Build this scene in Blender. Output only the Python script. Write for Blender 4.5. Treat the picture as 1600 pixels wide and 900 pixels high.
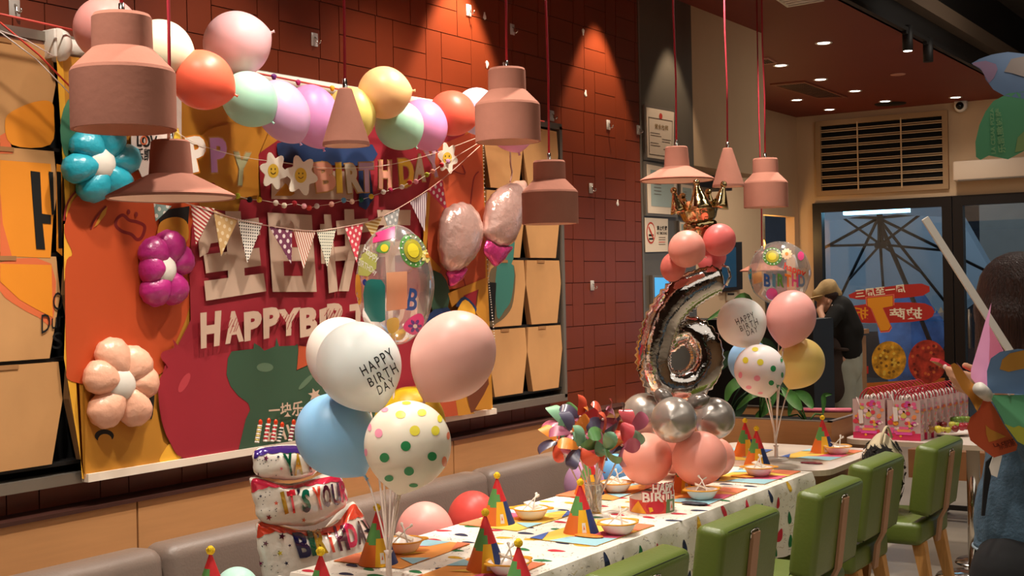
import bpy, bmesh, math, random
from mathutils import Vector, Matrix, Quaternion
from mathutils.geometry import tessellate_polygon
from mathutils.bvhtree import BVHTree
for o in list(bpy.data.objects): bpy.data.objects.remove(o)
SC = bpy.context.scene
COL = SC.collection
PI = math.pi
rnd = random.Random(7)
V = Vector
# ------------------------------------------------------------------ camera
CAM = V((0, 0, 1.65)); FOC = 2000.0
yaw, pitch, roll = [math.radians(a) for a in (33.437, 0.169, -1.187)]
cw = V((-math.sin(yaw)*math.cos(pitch), math.cos(yaw)*math.cos(pitch), -math.sin(pitch)))
cr0 = V((math.cos(yaw), math.sin(yaw), 0)); cu0 = cr0.cross(cw)
cr_ = math.cos(roll)*cr0 + math.sin(roll)*cu0
cu_ = -math.sin(roll)*cr0 + math.cos(roll)*cu0
cam = bpy.data.cameras.new('camera'); camo = bpy.data.objects.new('camera', cam); COL.objects.link(camo)
cam.sensor_width = 36; cam.lens = FOC/1600*36; cam.clip_start = .05; cam.clip_end = 100
m = Matrix((cr_, cu_, -cw)).transposed().to_4x4(); m.translation = CAM; camo.matrix_world = m
SC.camera = camo
def ray(x, y): return cw + (x-800)/FOC*cr_ + (450-y)/FOC*cu_
def at(x, y, d): return CAM + ray(x, y)*d                    # point seen at pixel x,y at depth d
def onX(x, y, X): d = ray(x, y); return CAM + d*((X-CAM.x)/d.x)
def onY(x, y, Y): d = ray(x, y); return CAM + d*((Y-CAM.y)/d.y)
def onZ(x, y, Z): d = ray(x, y); return CAM + d*((Z-CAM.z)/d.z)
# ------------------------------------------------------------------ look
SC.view_settings.view_transform = 'Standard'; SC.view_settings.look = 'None'
SC.view_settings.gamma = 1; SC.view_settings.use_curve_mapping = False
SC.view_settings.exposure = 0.0
SC.cycles.max_bounces = 8; SC.cycles.transparent_max_bounces = 12
SC.cycles.sample_clamp_indirect = 6
wd = bpy.data.worlds.new('world'); SC.world = wd; wd.use_nodes = True
bg = wd.node_tree.nodes['Background']; bg.inputs[0].default_value = (.62, .71, .82, 1); bg.inputs[1].default_value = 1.15
def light(kind, loc, power, color=(1, .86, .72), tgt=None, size=.1, spot=60, blend=.5, sy=None):
    l = bpy.data.lights.new('lamp_light', kind); l.energy = power; l.color = color
    if kind == 'AREA':
        l.size = size
        if sy: l.shape = 'RECTANGLE'; l.size_y = sy
    else: l.shadow_soft_size = size
    if kind == 'SPOT': l.spot_size = math.radians(spot); l.spot_blend = blend
    o = bpy.data.objects.new('ceiling_spot_light' if kind == 'SPOT' else 'ceiling_area_light', l); COL.objects.link(o); o.location = loc
    if tgt is not None: o.rotation_euler = (V(tgt)-V(loc)).to_track_quat('-Z', 'Y').to_euler()
    return o
WARM = (1, .80, .60); NEUT = (1, .90, .78)
# downlights in a row over the tables, and wall washers close to the red wall
for y in (1.6, 2.9, 4.2, 5.5, 6.8): light('SPOT', (-2.45, y, 3.38), 150, NEUT, (-2.5, y, 0), .05, 95, .6)
for y in (2.2, 3.3, 4.3): light('SPOT', (-2.75, y, 3.38), 75, NEUT, (-3.4, y+.1, 1.6), .05, 80, .7)
for y, pw in ((4.95, 210), (6.28, 110), (7.2, 40)): light('SPOT', (-3.33, y, 3.38), pw, WARM, (-3.52, y, 1.2), .03, 62, .35)
for x, y in ((-1.2, 2.5), (-1.2, 5.5), (.8, 1.0), (.8, 4.5), (-.4, 8.0), (1.5, 7.5), (-.5, -1.2)):
    light('SPOT', (x, y, 3.5), 36, NEUT, (x, y, 0), .06, 120, .8)
light('SPOT', (-.75, 2.3, 3.5), 110, NEUT, (-.85, 2.6, 1.4), .06, 50, .6)  # added spot that brightens the paper windmills and the person beside them
for x, y in ((-4.3, 9.5), (-4.2, 11.3), (-3.3, 12.4), (-3.4, 10.2)):
    light('SPOT', (x, y, 3.38), 60, NEUT, (x, y, 0), .06, 150, .9)
light('AREA', (.4, 3.2, 3.45), 48, NEUT, (.4, 3.2, 0), 2.5, sy=7)  # unseen area lights, here and next, stand in for the room's many downlights
light('AREA', (-1.0, 9.5, 3.5), 45, NEUT, (-2.5, 11.5, 1.5), 2.0, sy=3)

# ------------------------------------------------------------------ materials
def lin(c):
    if isinstance(c, str): c = [int(c[i:i+2], 16) for i in (0, 2, 4)]
    return tuple(((v/255)/12.92 if v <= 10 else (((v/255)+.055)/1.055)**2.4) for v in c) + (1,)
MATS = {}
def mat(name, col, rough=.6, metal=0, spec=.4, emit=0, bump=0, bscale=30, var=0, vscale=6, coat=0, sss=0, trans=0, alpha=1, aniso=None):
    if name in MATS: return MATS[name]
    mt = bpy.data.materials.new(name); mt.use_nodes = True; nt = mt.node_tree; b = nt.nodes['Principled BSDF']
    c = lin(col); b.inputs['Base Color'].default_value = c
    b.inputs['Roughness'].default_value = rough; b.inputs['Metallic'].default_value = metal
    b.inputs['Specular IOR Level'].default_value = spec
    if coat: b.inputs['Coat Weight'].default_value = coat; b.inputs['Coat Roughness'].default_value = .08
    if emit: b.inputs['Emission Color'].default_value = c; b.inputs['Emission Strength'].default_value = emit
    if sss: b.inputs['Subsurface Weight'].default_value = sss; b.inputs['Subsurface Radius'].default_value = (.03, .03, .03); b.inputs['Subsurface Scale'].default_value = 1
    if trans: b.inputs['Transmission Weight'].default_value = trans; b.inputs['IOR'].default_value = 1.3
    if alpha < 1: b.inputs['Alpha'].default_value = alpha
    tc = None
    if bump or var:
        tc = nt.nodes.new('ShaderNodeTexCoord'); mp = nt.nodes.new('ShaderNodeMapping'); nt.links.new(tc.outputs['Object'], mp.inputs[0])
        if aniso: mp.inputs['Scale'].default_value = aniso
    if var:
        n = nt.nodes.new('ShaderNodeTexNoise'); n.inputs['Scale'].default_value = vscale; n.inputs['Detail'].default_value = 5; nt.links.new(mp.outputs[0], n.inputs['Vector'])
        r = nt.nodes.new('ShaderNodeValToRGB'); nt.links.new(n.outputs['Fac'], r.inputs[0])
        r.color_ramp.elements[0].position = .3; r.color_ramp.elements[1].position = .7
        r.color_ramp.elements[0].color = tuple(v*(1-var) for v in c[:3])+(1,); r.color_ramp.elements[1].color = tuple(min(1, v*(1+var)) for v in c[:3])+(1,)
        nt.links.new(r.outputs[0], b.inputs['Base Color'])
    if bump:
        n = nt.nodes.new('ShaderNodeTexNoise'); n.inputs['Scale'].default_value = bscale; n.inputs['Detail'].default_value = 4; nt.links.new(mp.outputs[0], n.inputs['Vector'])
        bm = nt.nodes.new('ShaderNodeBump'); bm.inputs['Strength'].default_value = bump; bm.inputs['Distance'].default_value = .01
        nt.links.new(n.outputs['Fac'], bm.inputs['Height']); nt.links.new(bm.outputs[0], b.inputs['Normal'])
    MATS[name] = mt; return mt
def pattern(name, c1, c2, kind, scale, rot=0, thr=.5, rough=.8):
    if name in MATS: return MATS[name]
    mt = mat(name, c1, rough); nt = mt.node_tree; b = nt.nodes['Principled BSDF']
    tc = nt.nodes.new('ShaderNodeTexCoord'); mp = nt.nodes.new('ShaderNodeMapping'); mp.inputs['Rotation'].default_value = (rot, 0, 0)
    nt.links.new(tc.outputs['Object'], mp.inputs[0]); sp = nt.nodes.new('ShaderNodeSeparateXYZ'); nt.links.new(mp.outputs[0], sp.inputs[0])
    def mth(op, a, bb=None):
        n = nt.nodes.new('ShaderNodeMath'); n.operation = op
        for i, q in enumerate((a, bb)):
            if q is None: continue
            if isinstance(q, (int, float)): n.inputs[i].default_value = q
            else: nt.links.new(q, n.inputs[i])
        return n.outputs[0]
    fy = mth('FRACT', mth('MULTIPLY', sp.outputs['Y'], scale)); fz = mth('FRACT', mth('MULTIPLY', sp.outputs['Z'], scale))
    if kind == 'stripe': f = mth('GREATER_THAN', fz, thr)
    elif kind == 'check': f = mth('MAXIMUM', mth('GREATER_THAN', fz, thr), mth('GREATER_THAN', fy, thr))
    else:
        a = mth('SUBTRACT', fy, .5); c = mth('SUBTRACT', fz, .5)
        f = mth('LESS_THAN', mth('ADD', mth('MULTIPLY', a, a), mth('MULTIPLY', c, c)), thr*thr)
    mx = nt.nodes.new('ShaderNodeMix'); mx.data_type = 'RGBA'; nt.links.new(f, mx.inputs['Factor'])
    mx.inputs['A'].default_value = lin(c1); mx.inputs['B'].default_value = lin(c2); nt.links.new(mx.outputs['Result'], b.inputs['Base Color'])
    return mt
def glass(name, tint='FFFFFF', gloss=.12, rough=.03, tr=1.0):
    mt = bpy.data.materials.new(name); mt.use_nodes = True; nt = mt.node_tree; nt.nodes.clear()
    o = nt.nodes.new('ShaderNodeOutputMaterial'); t = nt.nodes.new('ShaderNodeBsdfTransparent'); g = nt.nodes.new('ShaderNodeBsdfGlossy')
    t.inputs[0].default_value = tuple(v*tr for v in lin(tint)[:3])+(1,); g.inputs['Roughness'].default_value = rough
    lw = nt.nodes.new('ShaderNodeLayerWeight'); lw.inputs[0].default_value = .35
    ma = nt.nodes.new('ShaderNodeMath'); ma.operation = 'MULTIPLY_ADD'; ma.inputs[1].default_value = .5; ma.inputs[2].default_value = gloss
    nt.links.new(lw.outputs['Fresnel'], ma.inputs[0])
    mx = nt.nodes.new('ShaderNodeMixShader'); nt.links.new(ma.outputs[0], mx.inputs[0]); nt.links.new(t.outputs[0], mx.inputs[1]); nt.links.new(g.outputs[0], mx.inputs[2])
    nt.links.new(mx.outputs[0], o.inputs[0]); MATS[name] = mt; return mt

# ------------------------------------------------------------------ mesh builder
def wm(o):
    m = Matrix.Translation(o.location) @ (o.rotation_quaternion.to_matrix() if o.rotation_mode == 'QUATERNION' else o.rotation_euler.to_matrix()).to_4x4() @ Matrix.Diagonal(tuple(o.scale)+(1,))
    return (wm(o.parent) @ m) if o.parent else m
def cat(pts, n=5, closed=True):
    P = [V(p) for p in pts]; L = len(P); out = []
    for i in range(L if closed else L-1):
        g = (lambda k: P[k % L]) if closed else (lambda k: P[max(0, min(L-1, k))])
        a, b, c, d = g(i-1), g(i), g(i+1), g(i+2)
        for k in range(n):
            t = k/n
            out.append(.5*((2*b)+(c-a)*t+(2*a-5*b+4*c-d)*t*t+(3*b-a-3*c+d)*t**3))
    if not closed: out.append(P[-1])
    return out
class MB:
    def __init__(s): s.v = []; s.f = []; s.mi = []; s.sm = []; s.mats = []
    def add(s, vs, fs, mt, smooth=False, M=None):
        k = len(s.v); s.v += [(M @ V(v)) if M is not None else V(v) for v in vs]
        if mt not in s.mats: s.mats.append(mt)
        i = s.mats.index(mt)
        for f in fs: s.f.append([k+q for q in f]); s.mi.append(i); s.sm.append(smooth)
        return s
    def poly(s, pts, mt): return s.add(pts, [list(range(len(pts)))], mt)
    def box(s, c, d, mt, M=None):
        x, y, z = [q/2 for q in d]; c = V(c)
        vs = [c+V((i*x, j*y, k*z)) for i in (-1, 1) for j in (-1, 1) for k in (-1, 1)]
        return s.add(vs, [(0, 1, 3, 2), (4, 6, 7, 5), (0, 4, 5, 1), (2, 3, 7, 6), (0, 2, 6, 4), (1, 5, 7, 3)], mt, False, M)
    def rbox(s, c, d, mt, r=.01, seg=2, M=None, smooth=True):
        bm = bmesh.new(); bmesh.ops.create_cube(bm, size=1)
        for v in bm.verts: v.co = V((v.co.x*d[0], v.co.y*d[1], v.co.z*d[2]))+V(c)
        bmesh.ops.bevel(bm, geom=list(bm.edges), offset=r, segments=seg, affect='EDGES', profile=.5)
        bm.verts.index_update()
        s.add([v.co.copy() for v in bm.verts], [[v.index for v in f.verts] for f in bm.faces], mt, smooth, M); bm.free(); return s
    def lathe(s, prof, mt, n=32, M=None, smooth=True, mf=None, sharp=False):
        vs = []; fs = []
        for r, z in prof: vs += [V((r*math.cos(2*PI*k/n), r*math.sin(2*PI*k/n), z)) for k in range(n)]
        if sharp:
            for i in range(len(prof)-1): s.add(vs[i*n:(i+2)*n], [(k, (k+1) % n, n+(k+1) % n, n+k) for k in range(n)], mt, True, M)
            return s
        if mf is None:
            for i in range(len(prof)-1):
                for k in range(n): fs.append((i*n+k, i*n+(k+1) % n, (i+1)*n+(k+1) % n, (i+1)*n+k))
            return s.add(vs, fs, mt, smooth, M)
        for i in range(len(prof)-1):
            for k in range(n): s.add([vs[i*n+k], vs[i*n+(k+1) % n], vs[(i+1)*n+(k+1) % n], vs[(i+1)*n+k]], [(0, 1, 2, 3)], mf(i/(len(prof)-1), k/n), smooth, M)
        return s
    def tube(s, path, r, mt, n=8, M=None, cap=True, rf=None):
        P = [V(p) for p in path]; vs = []; fs = []; up = None
        for i, p in enumerate(P):
            t = (P[min(i+1, len(P)-1)]-P[max(i-1, 0)]).normalized()
            if up is None: up = t.orthogonal().normalized()
            up = (up - t*up.dot(t)).normalized(); b = t.cross(up)
            R = r if rf is None else rf(i/(len(P)-1))
            vs += [p+R*(math.cos(2*PI*k/n)*up+math.sin(2*PI*k/n)*b) for k in range(n)]
        for i in range(len(P)-1):
            for k in range(n): fs.append((i*n+k, i*n+(k+1) % n, (i+1)*n+(k+1) % n, (i+1)*n+k))
        if cap: fs += [tuple(range(n))[::-1], tuple((len(P)-1)*n+k for k in range(n))]
        return s.add(vs, fs, mt, True, M)
    def prism(s, pts, dirv, mt, side=None, M=None):      # planar outline pushed along dirv, closed
        P = [V(p) for p in pts]; n = len(P); dv = V(dirv)
        s.add(P, [tuple(range(n))[::-1]], mt, False, M); s.add([p+dv for p in P], [tuple(range(n))], mt, False, M)
        s.add(P+[p+dv for p in P], [(k, (k+1) % n, n+(k+1) % n, n+k) for k in range(n)], side or mt, False, M); return s
    def ball(s, c, r, mt, n=16, M=None, sc=(1, 1, 1)):
        c = V(c); vs = []; fs = []; h = max(6, n//2)
        for i in range(h+1):
            a = PI*i/h
            for k in range(n): vs.append(c+V((r*sc[0]*math.sin(a)*math.cos(2*PI*k/n), r*sc[1]*math.sin(a)*math.sin(2*PI*k/n), r*sc[2]*math.cos(a))))
        for i in range(h):
            for k in range(n): fs.append((i*n+k, (i+1)*n+k, (i+1)*n+(k+1) % n, i*n+(k+1) % n))
        return s.add(vs, fs, mt, True, M)
    def inflate(s, outline, nrm, T, mt, rings=9, pucker=.0, pn=60, power=.5, ctr=None, dish=0, M=None):
        P = [V(p) for p in outline]; n = len(P); c = V(ctr) if ctr is not None else sum(P, V((0, 0, 0)))/n; N = V(nrm).normalized()
        vs = []; fs = []
        L = [0]
        for i in range(n): L.append(L[-1]+(P[(i+1) % n]-P[i]).length)
        for sgn in (1, -1):
            for j in range(rings+1):
                k = math.sin((j/rings)*PI/2)
                for i in range(n):
                    w = math.sin(L[i]/L[-1]*2*PI*pn); e = k**6
                    h = T*max(0, 1-k**2)**power
                    vs.append(c+(P[i]-c)*(k*(1+pucker*w*e))+N*sgn*(h+pucker*T*.9*w*k**3*(1-k**8))-N*dish*k*k)
            for j in range(rings):
                for i in range(n):
                    a = (0 if sgn == 1 else (rings+1)*n)+j*n
                    q = (a+i, a+(i+1) % n, a+n+(i+1) % n, a+n+i); fs.append(q if sgn > 0 else q[::-1])
        return s.add(vs, fs, mt, True, M)
    def build(s, name, parent=None, world=True, origin=None, **kw):
        me = bpy.data.meshes.new(name)
        vs = s.v
        if parent is not None and world: inv = wm(parent).inverted(); vs = [inv @ v for v in vs]
        elif parent is None and origin is not None: og = V(origin); vs = [v-og for v in vs]
        me.from_pydata([tuple(v) for v in vs], [], s.f)
        for mm in s.mats: me.materials.append(mm)
        me.polygons.foreach_set('material_index', s.mi); me.polygons.foreach_set('use_smooth', s.sm); me.update()
        o = bpy.data.objects.new(name, me); COL.objects.link(o)
        if parent is not None: o.parent = parent
        elif origin is not None: o.location = origin
        return o
def tag(o, label=None, category=None, group=None, kind=None):
    for k, v in (('label', label), ('category', category), ('group', group), ('kind', kind)):
        if v: o[k] = v
    return o
def thing(name, label, category, loc=(0, 0, 0), rz=0, group=None, q=None):
    o = bpy.data.objects.new(name, None); COL.objects.link(o); o.location = loc; o.empty_display_size = .05
    if q is not None: o.rotation_mode = 'QUATERNION'; o.rotation_quaternion = q
    else: o.rotation_euler = (0, 0, rz)
    return tag(o, label, category, group)
def struct(o): o['kind'] = 'structure'; return o
def kids(o): return [c for c in COL.objects if c.parent == o]
KID = {}
def dup(root, loc, rz=None, label=None, group=None, q=None):
    r = root.copy(); COL.objects.link(r); r.location = loc
    if q is not None: r.rotation_mode = 'QUATERNION'; r.rotation_quaternion = q
    elif rz is not None: r.rotation_euler = (0, 0, rz)
    if label: r['label'] = label
    if group: r['group'] = group
    if root.name not in KID: KID[root.name] = [(c, kids(c)) for c in kids(root)]
    for c, gs in KID[root.name]:
        d = c.copy(); COL.objects.link(d); d.parent = r
        for g in gs: e = g.copy(); COL.objects.link(e); e.parent = d
    return r
# ------------------------------------------------------------------ writing
_T = {}
def text(s, bold=0.0, lh=1.0, sp=1.0):
    k = (s, bold, lh, sp)
    if k not in _T:
        cu = bpy.data.curves.new('t', 'FONT'); cu.body = s; cu.offset = bold; cu.space_line = lh; cu.space_character = sp; cu.align_x = 'CENTER'; cu.resolution_u = 3
        o = bpy.data.objects.new('t', cu); COL.objects.link(o)
        dg = bpy.context.evaluated_depsgraph_get(); me = bpy.data.meshes.new_from_object(o.evaluated_get(dg))
        vs = [(v.co.x, v.co.y) for v in me.vertices]; fs = [tuple(p.vertices) for p in me.polygons]
        bpy.data.objects.remove(o); bpy.data.curves.remove(cu); bpy.data.meshes.remove(me)
        x0 = min(v[0] for v in vs); x1 = max(v[0] for v in vs); y0 = min(v[1] for v in vs); y1 = max(v[1] for v in vs)
        _T[k] = ([((x-x0)/(x1-x0), (y-y0)/(y1-y0)) for x, y in vs], fs, (x1-x0)/(y1-y0))
    return _T[k]
def bil(q, u, v):      # quad corners bl, br, tr, tl
    a, b, c, d = [V(p) for p in q]; return (a*(1-u)+b*u)*(1-v)+(d*(1-u)+c*u)*v
def text_quad(mb, s, quad, mt, bold=0.0, lh=1.0, f=None, mirror=False, sp=1.0):
    vs, fs, _ = text(s, bold, lh, sp)
    P = [bil(quad, 1-u if mirror else u, v) for u, v in vs]
    if f: P = [f(p) for p in P]
    return mb.add(P, fs, mt)
# prints that follow a curved surface: shape given where it is seen on the object, laid on its skin
class Skin:
    def __init__(s, objs, off=.0012):
        vs = []; fs = []
        for o in (objs if isinstance(objs, (list, tuple)) else [objs]):
            k = len(vs); M = wm(o); vs += [M @ v.co for v in o.data.vertices]; fs += [[k+i for i in p.vertices] for p in o.data.polygons]
        s.t = BVHTree.FromPolygons(vs, fs); s.off = off
    def __call__(s, p):
        d = ray(p[0], p[1]).normalized(); h = s.t.ray_cast(CAM, d)
        if h[0] is None:
            h = s.t.find_nearest(CAM+d*(s.last-CAM).length) if hasattr(s, 'last') else s.t.find_nearest(CAM+d*5)
        s.last = h[0]; n = h[1]
        if n.dot(d) > 0: n = -n
        return h[0]+n*s.off
    def poly(s, mb, pts, mt, maxlen=7):
        bm = bmesh.new(); vs = [bm.verts.new((p[0], p[1], 0)) for p in pts]
        f = bm.faces.new(vs); bmesh.ops.triangulate(bm, faces=[f])
        for _ in range(4):
            e = [e for e in bm.edges if e.calc_length() > maxlen]
            if not e: break
            bmesh.ops.subdivide_edges(bm, edges=e, cuts=1, use_grid_fill=False); bmesh.ops.triangulate(bm, faces=[f for f in bm.faces if len(f.verts) > 3])
        bm.verts.index_update()
        mb.add([s(v.co) for v in bm.verts], [[v.index for v in f.verts] for f in bm.faces], mt, True); bm.free()
    def dot(s, mb, x, y, rx, ry, mt, rot=0, n=16):
        c, sn = math.cos(rot), math.sin(rot)
        s.poly(mb, [(x+c*rx*math.cos(2*PI*k/n)-sn*ry*math.sin(2*PI*k/n), y+sn*rx*math.cos(2*PI*k/n)+c*ry*math.sin(2*PI*k/n)) for k in range(n)], mt, max(4, rx))
    def star(s, mb, x, y, r, mt, rot=0):
        s.poly(mb, [(x+(r if k % 2 == 0 else r*.4)*math.sin(PI*k/5+rot), y-(r if k % 2 == 0 else r*.4)*math.cos(PI*k/5+rot)) for k in range(10)], mt, 50)
    def write(s, mb, t, quad, mt, bold=0, lh=1.0, sp=1.0, fine=0):
        if not fine: text_quad(mb, t, [(p[0], p[1], 0) for p in quad], mt, bold, lh, f=s, sp=sp); return
        tm = MB(); text_quad(tm, t, [(p[0], p[1], 0) for p in quad], mt, bold, lh, sp=sp); bm = bmesh.new()
        vs = [bm.verts.new(v) for v in tm.v]
        for f in tm.f:
            try: bm.faces.new([vs[i] for i in f])
            except ValueError: pass
        for _ in range(5):
            bmesh.ops.triangulate(bm, faces=[f for f in bm.faces if len(f.verts) > 3]); e = [e for e in bm.edges if e.calc_length() > fine]
            if not e: break
            bmesh.ops.subdivide_edges(bm, edges=e, cuts=1)
        bm.verts.index_update(); mb.add([s(v.co) for v in bm.verts], [[v.index for v in f.verts] for f in bm.faces], mt, True); bm.free()
    def line(s, mb, pts, w, mt):
        P = [V((p[0], p[1], 0)) for p in pts]; L = []; R = []
        for i, p in enumerate(P):
            t = (P[min(i+1, len(P)-1)]-P[max(i-1, 0)]).normalized(); nn = V((-t.y, t.x, 0))*w/2; L.append(s(p+nn)); R.append(s(p-nn))
        n = len(P); mb.add(L+R, [(i, i+1, n+i+1, n+i) for i in range(n-1)], mt)
def stroke(mb, pts, w, mt, f):      # flat band of given pixel width on a plane
    P = [V((p[0], p[1], 0)) for p in pts]; L = []; R = []
    for i, p in enumerate(P):
        t = (P[min(i+1, len(P)-1)]-P[max(i-1, 0)]).normalized(); nn = V((-t.y, t.x, 0))*w/2; L.append(f(p+nn)); R.append(f(p-nn))
    n = len(P); mb.add(L+R, [(i, i+1, n+i+1, n+i) for i in range(n-1)], mt)
def ell(x, y, rx, ry, n=20, rot=0):
    c, s = math.cos(rot), math.sin(rot)
    return [(x+c*rx*math.cos(2*PI*k/n)-s*ry*math.sin(2*PI*k/n), y+s*rx*math.cos(2*PI*k/n)+c*ry*math.sin(2*PI*k/n)) for k in range(n)]

# ================================================================== THE ROOM
M_red = mat('red_wall_paint', '712E16', .34, spec=.5, var=.08, vscale=2)
M_redc = mat('red_ceiling_paint', '7C3020', .6, var=.05, vscale=1.5)
M_groove = mat('groove_dark', '3A140C', .7)
M_wood = mat('wood_panel', 'B68252', .5, var=.045, vscale=5, aniso=(1, 1, 14))
M_brown = mat('dark_brown_ledge', '3B1D15', .5)
M_beige = mat('beige_plaster', 'CDAE8A', .8, var=.04, vscale=2)
M_dark = mat('black_paint', '14100E', .55)
M_glasspanel = mat('dark_stone_panel', '5C5448', .35, spec=.6, var=.12, vscale=3)
M_floor = mat('floor_tile', 'A89C8C', .35, var=.08, vscale=2.5)
M_grey = mat('grey_metal_frame', '8C8276', .35, metal=.6)
M_conc = mat('raw_concrete', '4A4038', .9, var=.2, vscale=3)
M_white = mat('white_plastic', 'E8E0D4', .45)
WX = -3.55; CH = 3.42; WY = 13.5; RX = -5.12
def sbox(name, lo, hi, mt):
    lo = V(lo); hi = V(hi); return struct(MB().box((lo+hi)/2, hi-lo, mt).build(name))
# red wall clad in tiles: wide tiles split in two beside narrow full-height ones
mb = MB(); mb.box((WX-.06, 2.15, CH/2+.1), (.11, 9.3, CH+.2), M_groove)
th = .2365; z = 1.65-3*th; row = 0; z0 = -.02
zz = z0 + ((1.65-z0) % th) - th
while zz < 3.5:
    y = -2.5 + (row*.13) % .36 - .36; k = row % 2
    while y < 6.79:
        w = .24 if k % 2 == 0 else .12
        a, b = max(y, -2.5)+.0022, min(y+w, 6.79)-.0022
        if b > a+.004:
            cuts = [(zz, zz+th/2), (zz+th/2, zz+th)] if k % 2 == 0 else [(zz, zz+th)]
            for c, d in cuts:
                c += .002; d -= .002
                mb.add([(WX, a, c), (WX, b, c), (WX, b, d), (WX, a, d), (WX-.004, a, c), (WX-.004, b, c), (WX-.004, b, d), (WX-.004, a, d)],
                       [(0, 1, 2, 3), (0, 4, 5, 1), (1, 5, 6, 2), (2, 6, 7, 3), (3, 7, 4, 0)], M_red)
        y += w; k += 1
    zz += th; row += 1
struct(mb.build('wall_left'))
sbox('trim_1', (WX-.02, 6.79, .3), (WX+.004, 6.808, CH), M_grey)
o = sbox('wall_left', (WX-.12, 6.81, .0), (WX, 7.53, CH), M_glasspanel)
o = sbox('wall_left', (RX, 7.53, 2.39), (WX, 8.72, CH+.02), M_beige)      # bulkhead over the serving hatch
sbox('trim_2', (RX, 7.56, 2.30), (WX-.25, 8.70, 2.39), M_dark)
sbox('floor', (-5.3, -3, -.06), (4.6, WY+.1, 0), M_floor)
# recess wall with hatch
mb = MB(); mb.box((RX-.05, 9.55, CH/2), (.1, 5.9, CH), M_beige)
h0, h1 = 12.5, 13.38
mb.box((RX-.05, (h1+13.5)/2, CH/2), (.1, 13.5-h1, CH), M_beige); mb.box((RX-.05, (h0+h1)/2, (2.32+CH)/2), (.1, h1-h0, CH-2.32), M_beige)
mb.box((RX-.05, (h0+h1)/2, .55), (.1, h1-h0, 1.1), M_beige)
mb.box((RX-.35, (h0+h1)/2, 1.8), (.02, h1-h0, 1.6), mat('amber_backsplash', 'B07A30', .3, metal=.5))
mb.box((RX-.2, (h0+h1)/2, 1.42), (.3, h1-h0, .03), M_dark)
struct(mb.build('wall_recess'))
sbox('wall_recess', (RX, 6.69, 0), (WX-.12, 6.79, CH), M_beige)
# back wall around the glazing
mb = MB(); mb.box((( RX-4.6)/2+4.6, WY+.06, (2.465+CH)/2), (4.6-RX, .12, CH-2.465), M_beige)
mb.box((RX+.09, WY+.06, 1.23), (.18, .12, 2.47), M_beige); mb.box((2.9, WY+.06, 1.23), (3.4, .12, 2.47), M_beige); mb.box((.9, WY+.06, 3.8), (7.4, .12, .76), M_dark); struct(mb.build('wall_back'))
sbox('wall_right', (4.5, -3, 0), (4.6, WY, 4.4), M_beige); sbox('wall_behind', (-3.6, -3.1, 0), (4.6, -3, 4.4), mat('dark_wall', '4A3428', .7))
sbox('ceiling', (-5.3, -3.1, CH), (-2.72, WY+.1, CH+.08), M_redc)
sbox('ceiling', (-2.72, -3.1, 4.15), (4.6, WY+.1, 4.22), M_conc)
sbox('wall_ceiling_edge', (-2.74, -3.1, CH+.0), (-2.70, WY, 4.15), M_dark)
sbox('trim_3', (-2.70, -3, 3.60), (-2.60, WY, 3.72), mat('brown_beam', '5A4838', .7))
sbox('trim_4', (-2.6, 8.55, 3.62), (1.5, 8.8, 3.74), MATS['brown_beam'])
sbox('trim_5', (-2.0, 10.3, 3.5), (1.5, 10.9, 3.75), mat('duct_dark', '2C2622', .6))
sbox('trim_6', (-2.6, 12.4, 3.42), (1.5, 12.6, 3.5), M_dark)
# vents and lamps in the red ceiling
def on_ceiling(px, py): return onZ(px, py, CH-.001)
for n, (px, py, lit) in enumerate(((1287, 67, 1), (1220, 102, 1), (1282, 124, 1), (1336, 142, 1), (1245, 156, 1), (1296, 171, 1), (1383, 158, 1), (1403, 116, 0), (1493, 152, 1))):
    p = on_ceiling(px, py); nm = ('closest to the hanging lamps', 'beside the sliver of vent', 'above the long ceiling grille', 'right of the long ceiling grille', 'left of the long grille near the corner', 'nearest the corner over the window louvre', 'touching the round black speaker', 'switched off', 'above the small round camera')[n]
    t = thing('downlight', ('lit' if lit else 'unlit')+' recessed round downlight in the red ceiling, '+nm, 'downlight', p, group='downlights in the red ceiling')
    MB().lathe([(.045, -.001), (.062, -.006), (.066, 0), (.045, 0)], M_white if lit else mat('pink_trim', 'C98E7A', .6), 20).build('trim_ring', t, False)
    MB().lathe([(0, -.003), (.046, -.003), (.046, 0)], mat('lamp_glow', 'FFF0DC', emit=9) if lit else MATS['pink_trim'], 20).build('lens', t, False)
vq = [on_ceiling(*p) for p in ((1203, 131), (1257, 126), (1325, 151), (1280, 153))]
def vent(q, label, mf, mg, n=9):
    c = sum(q, V())/4; t = thing('ceiling_vent', label, 'vent', c)
    mb = MB(); inn = [c+(p-c)*.86 for p in q]
    for i in range(4):
        a, b = q[i], q[(i+1) % 4]; a2, b2 = inn[i], inn[(i+1) % 4]
        mb.add([a, b, b2, a2]+[p-V((0, 0, .012)) for p in (a, b, b2, a2)], [(0, 1, 2, 3), (4, 5, 6, 7), (0, 1, 5, 4), (2, 3, 7, 6)], mf)
    mb.build('frame', t); mb = MB()
    for i in range(n):
        u = (i+.15)/n; w = .6/n; P = [bil(inn, u, 0), bil(inn, u+w, 0), bil(inn, u+w, 1), bil(inn, u, 1)]; mb.prism([p-V((0, 0, .008)) for p in P], (0, 0, .006), mg)
    mb.build('grille', t); return t
vent(vq, 'long rectangular grille in the red ceiling above the window corner', mat('vent_frame_brown', '8A4A34', .6), mat('vent_slat_brown', '5A3428', .6))
vent([on_ceiling(*p) for p in ((1180, 91), (1201, 90), (1214, 97), (1194, 99))], 'small vent in the red ceiling right beside the pendant cords', MATS['pink_trim'], MATS['vent_slat_brown'], 5)
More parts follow.
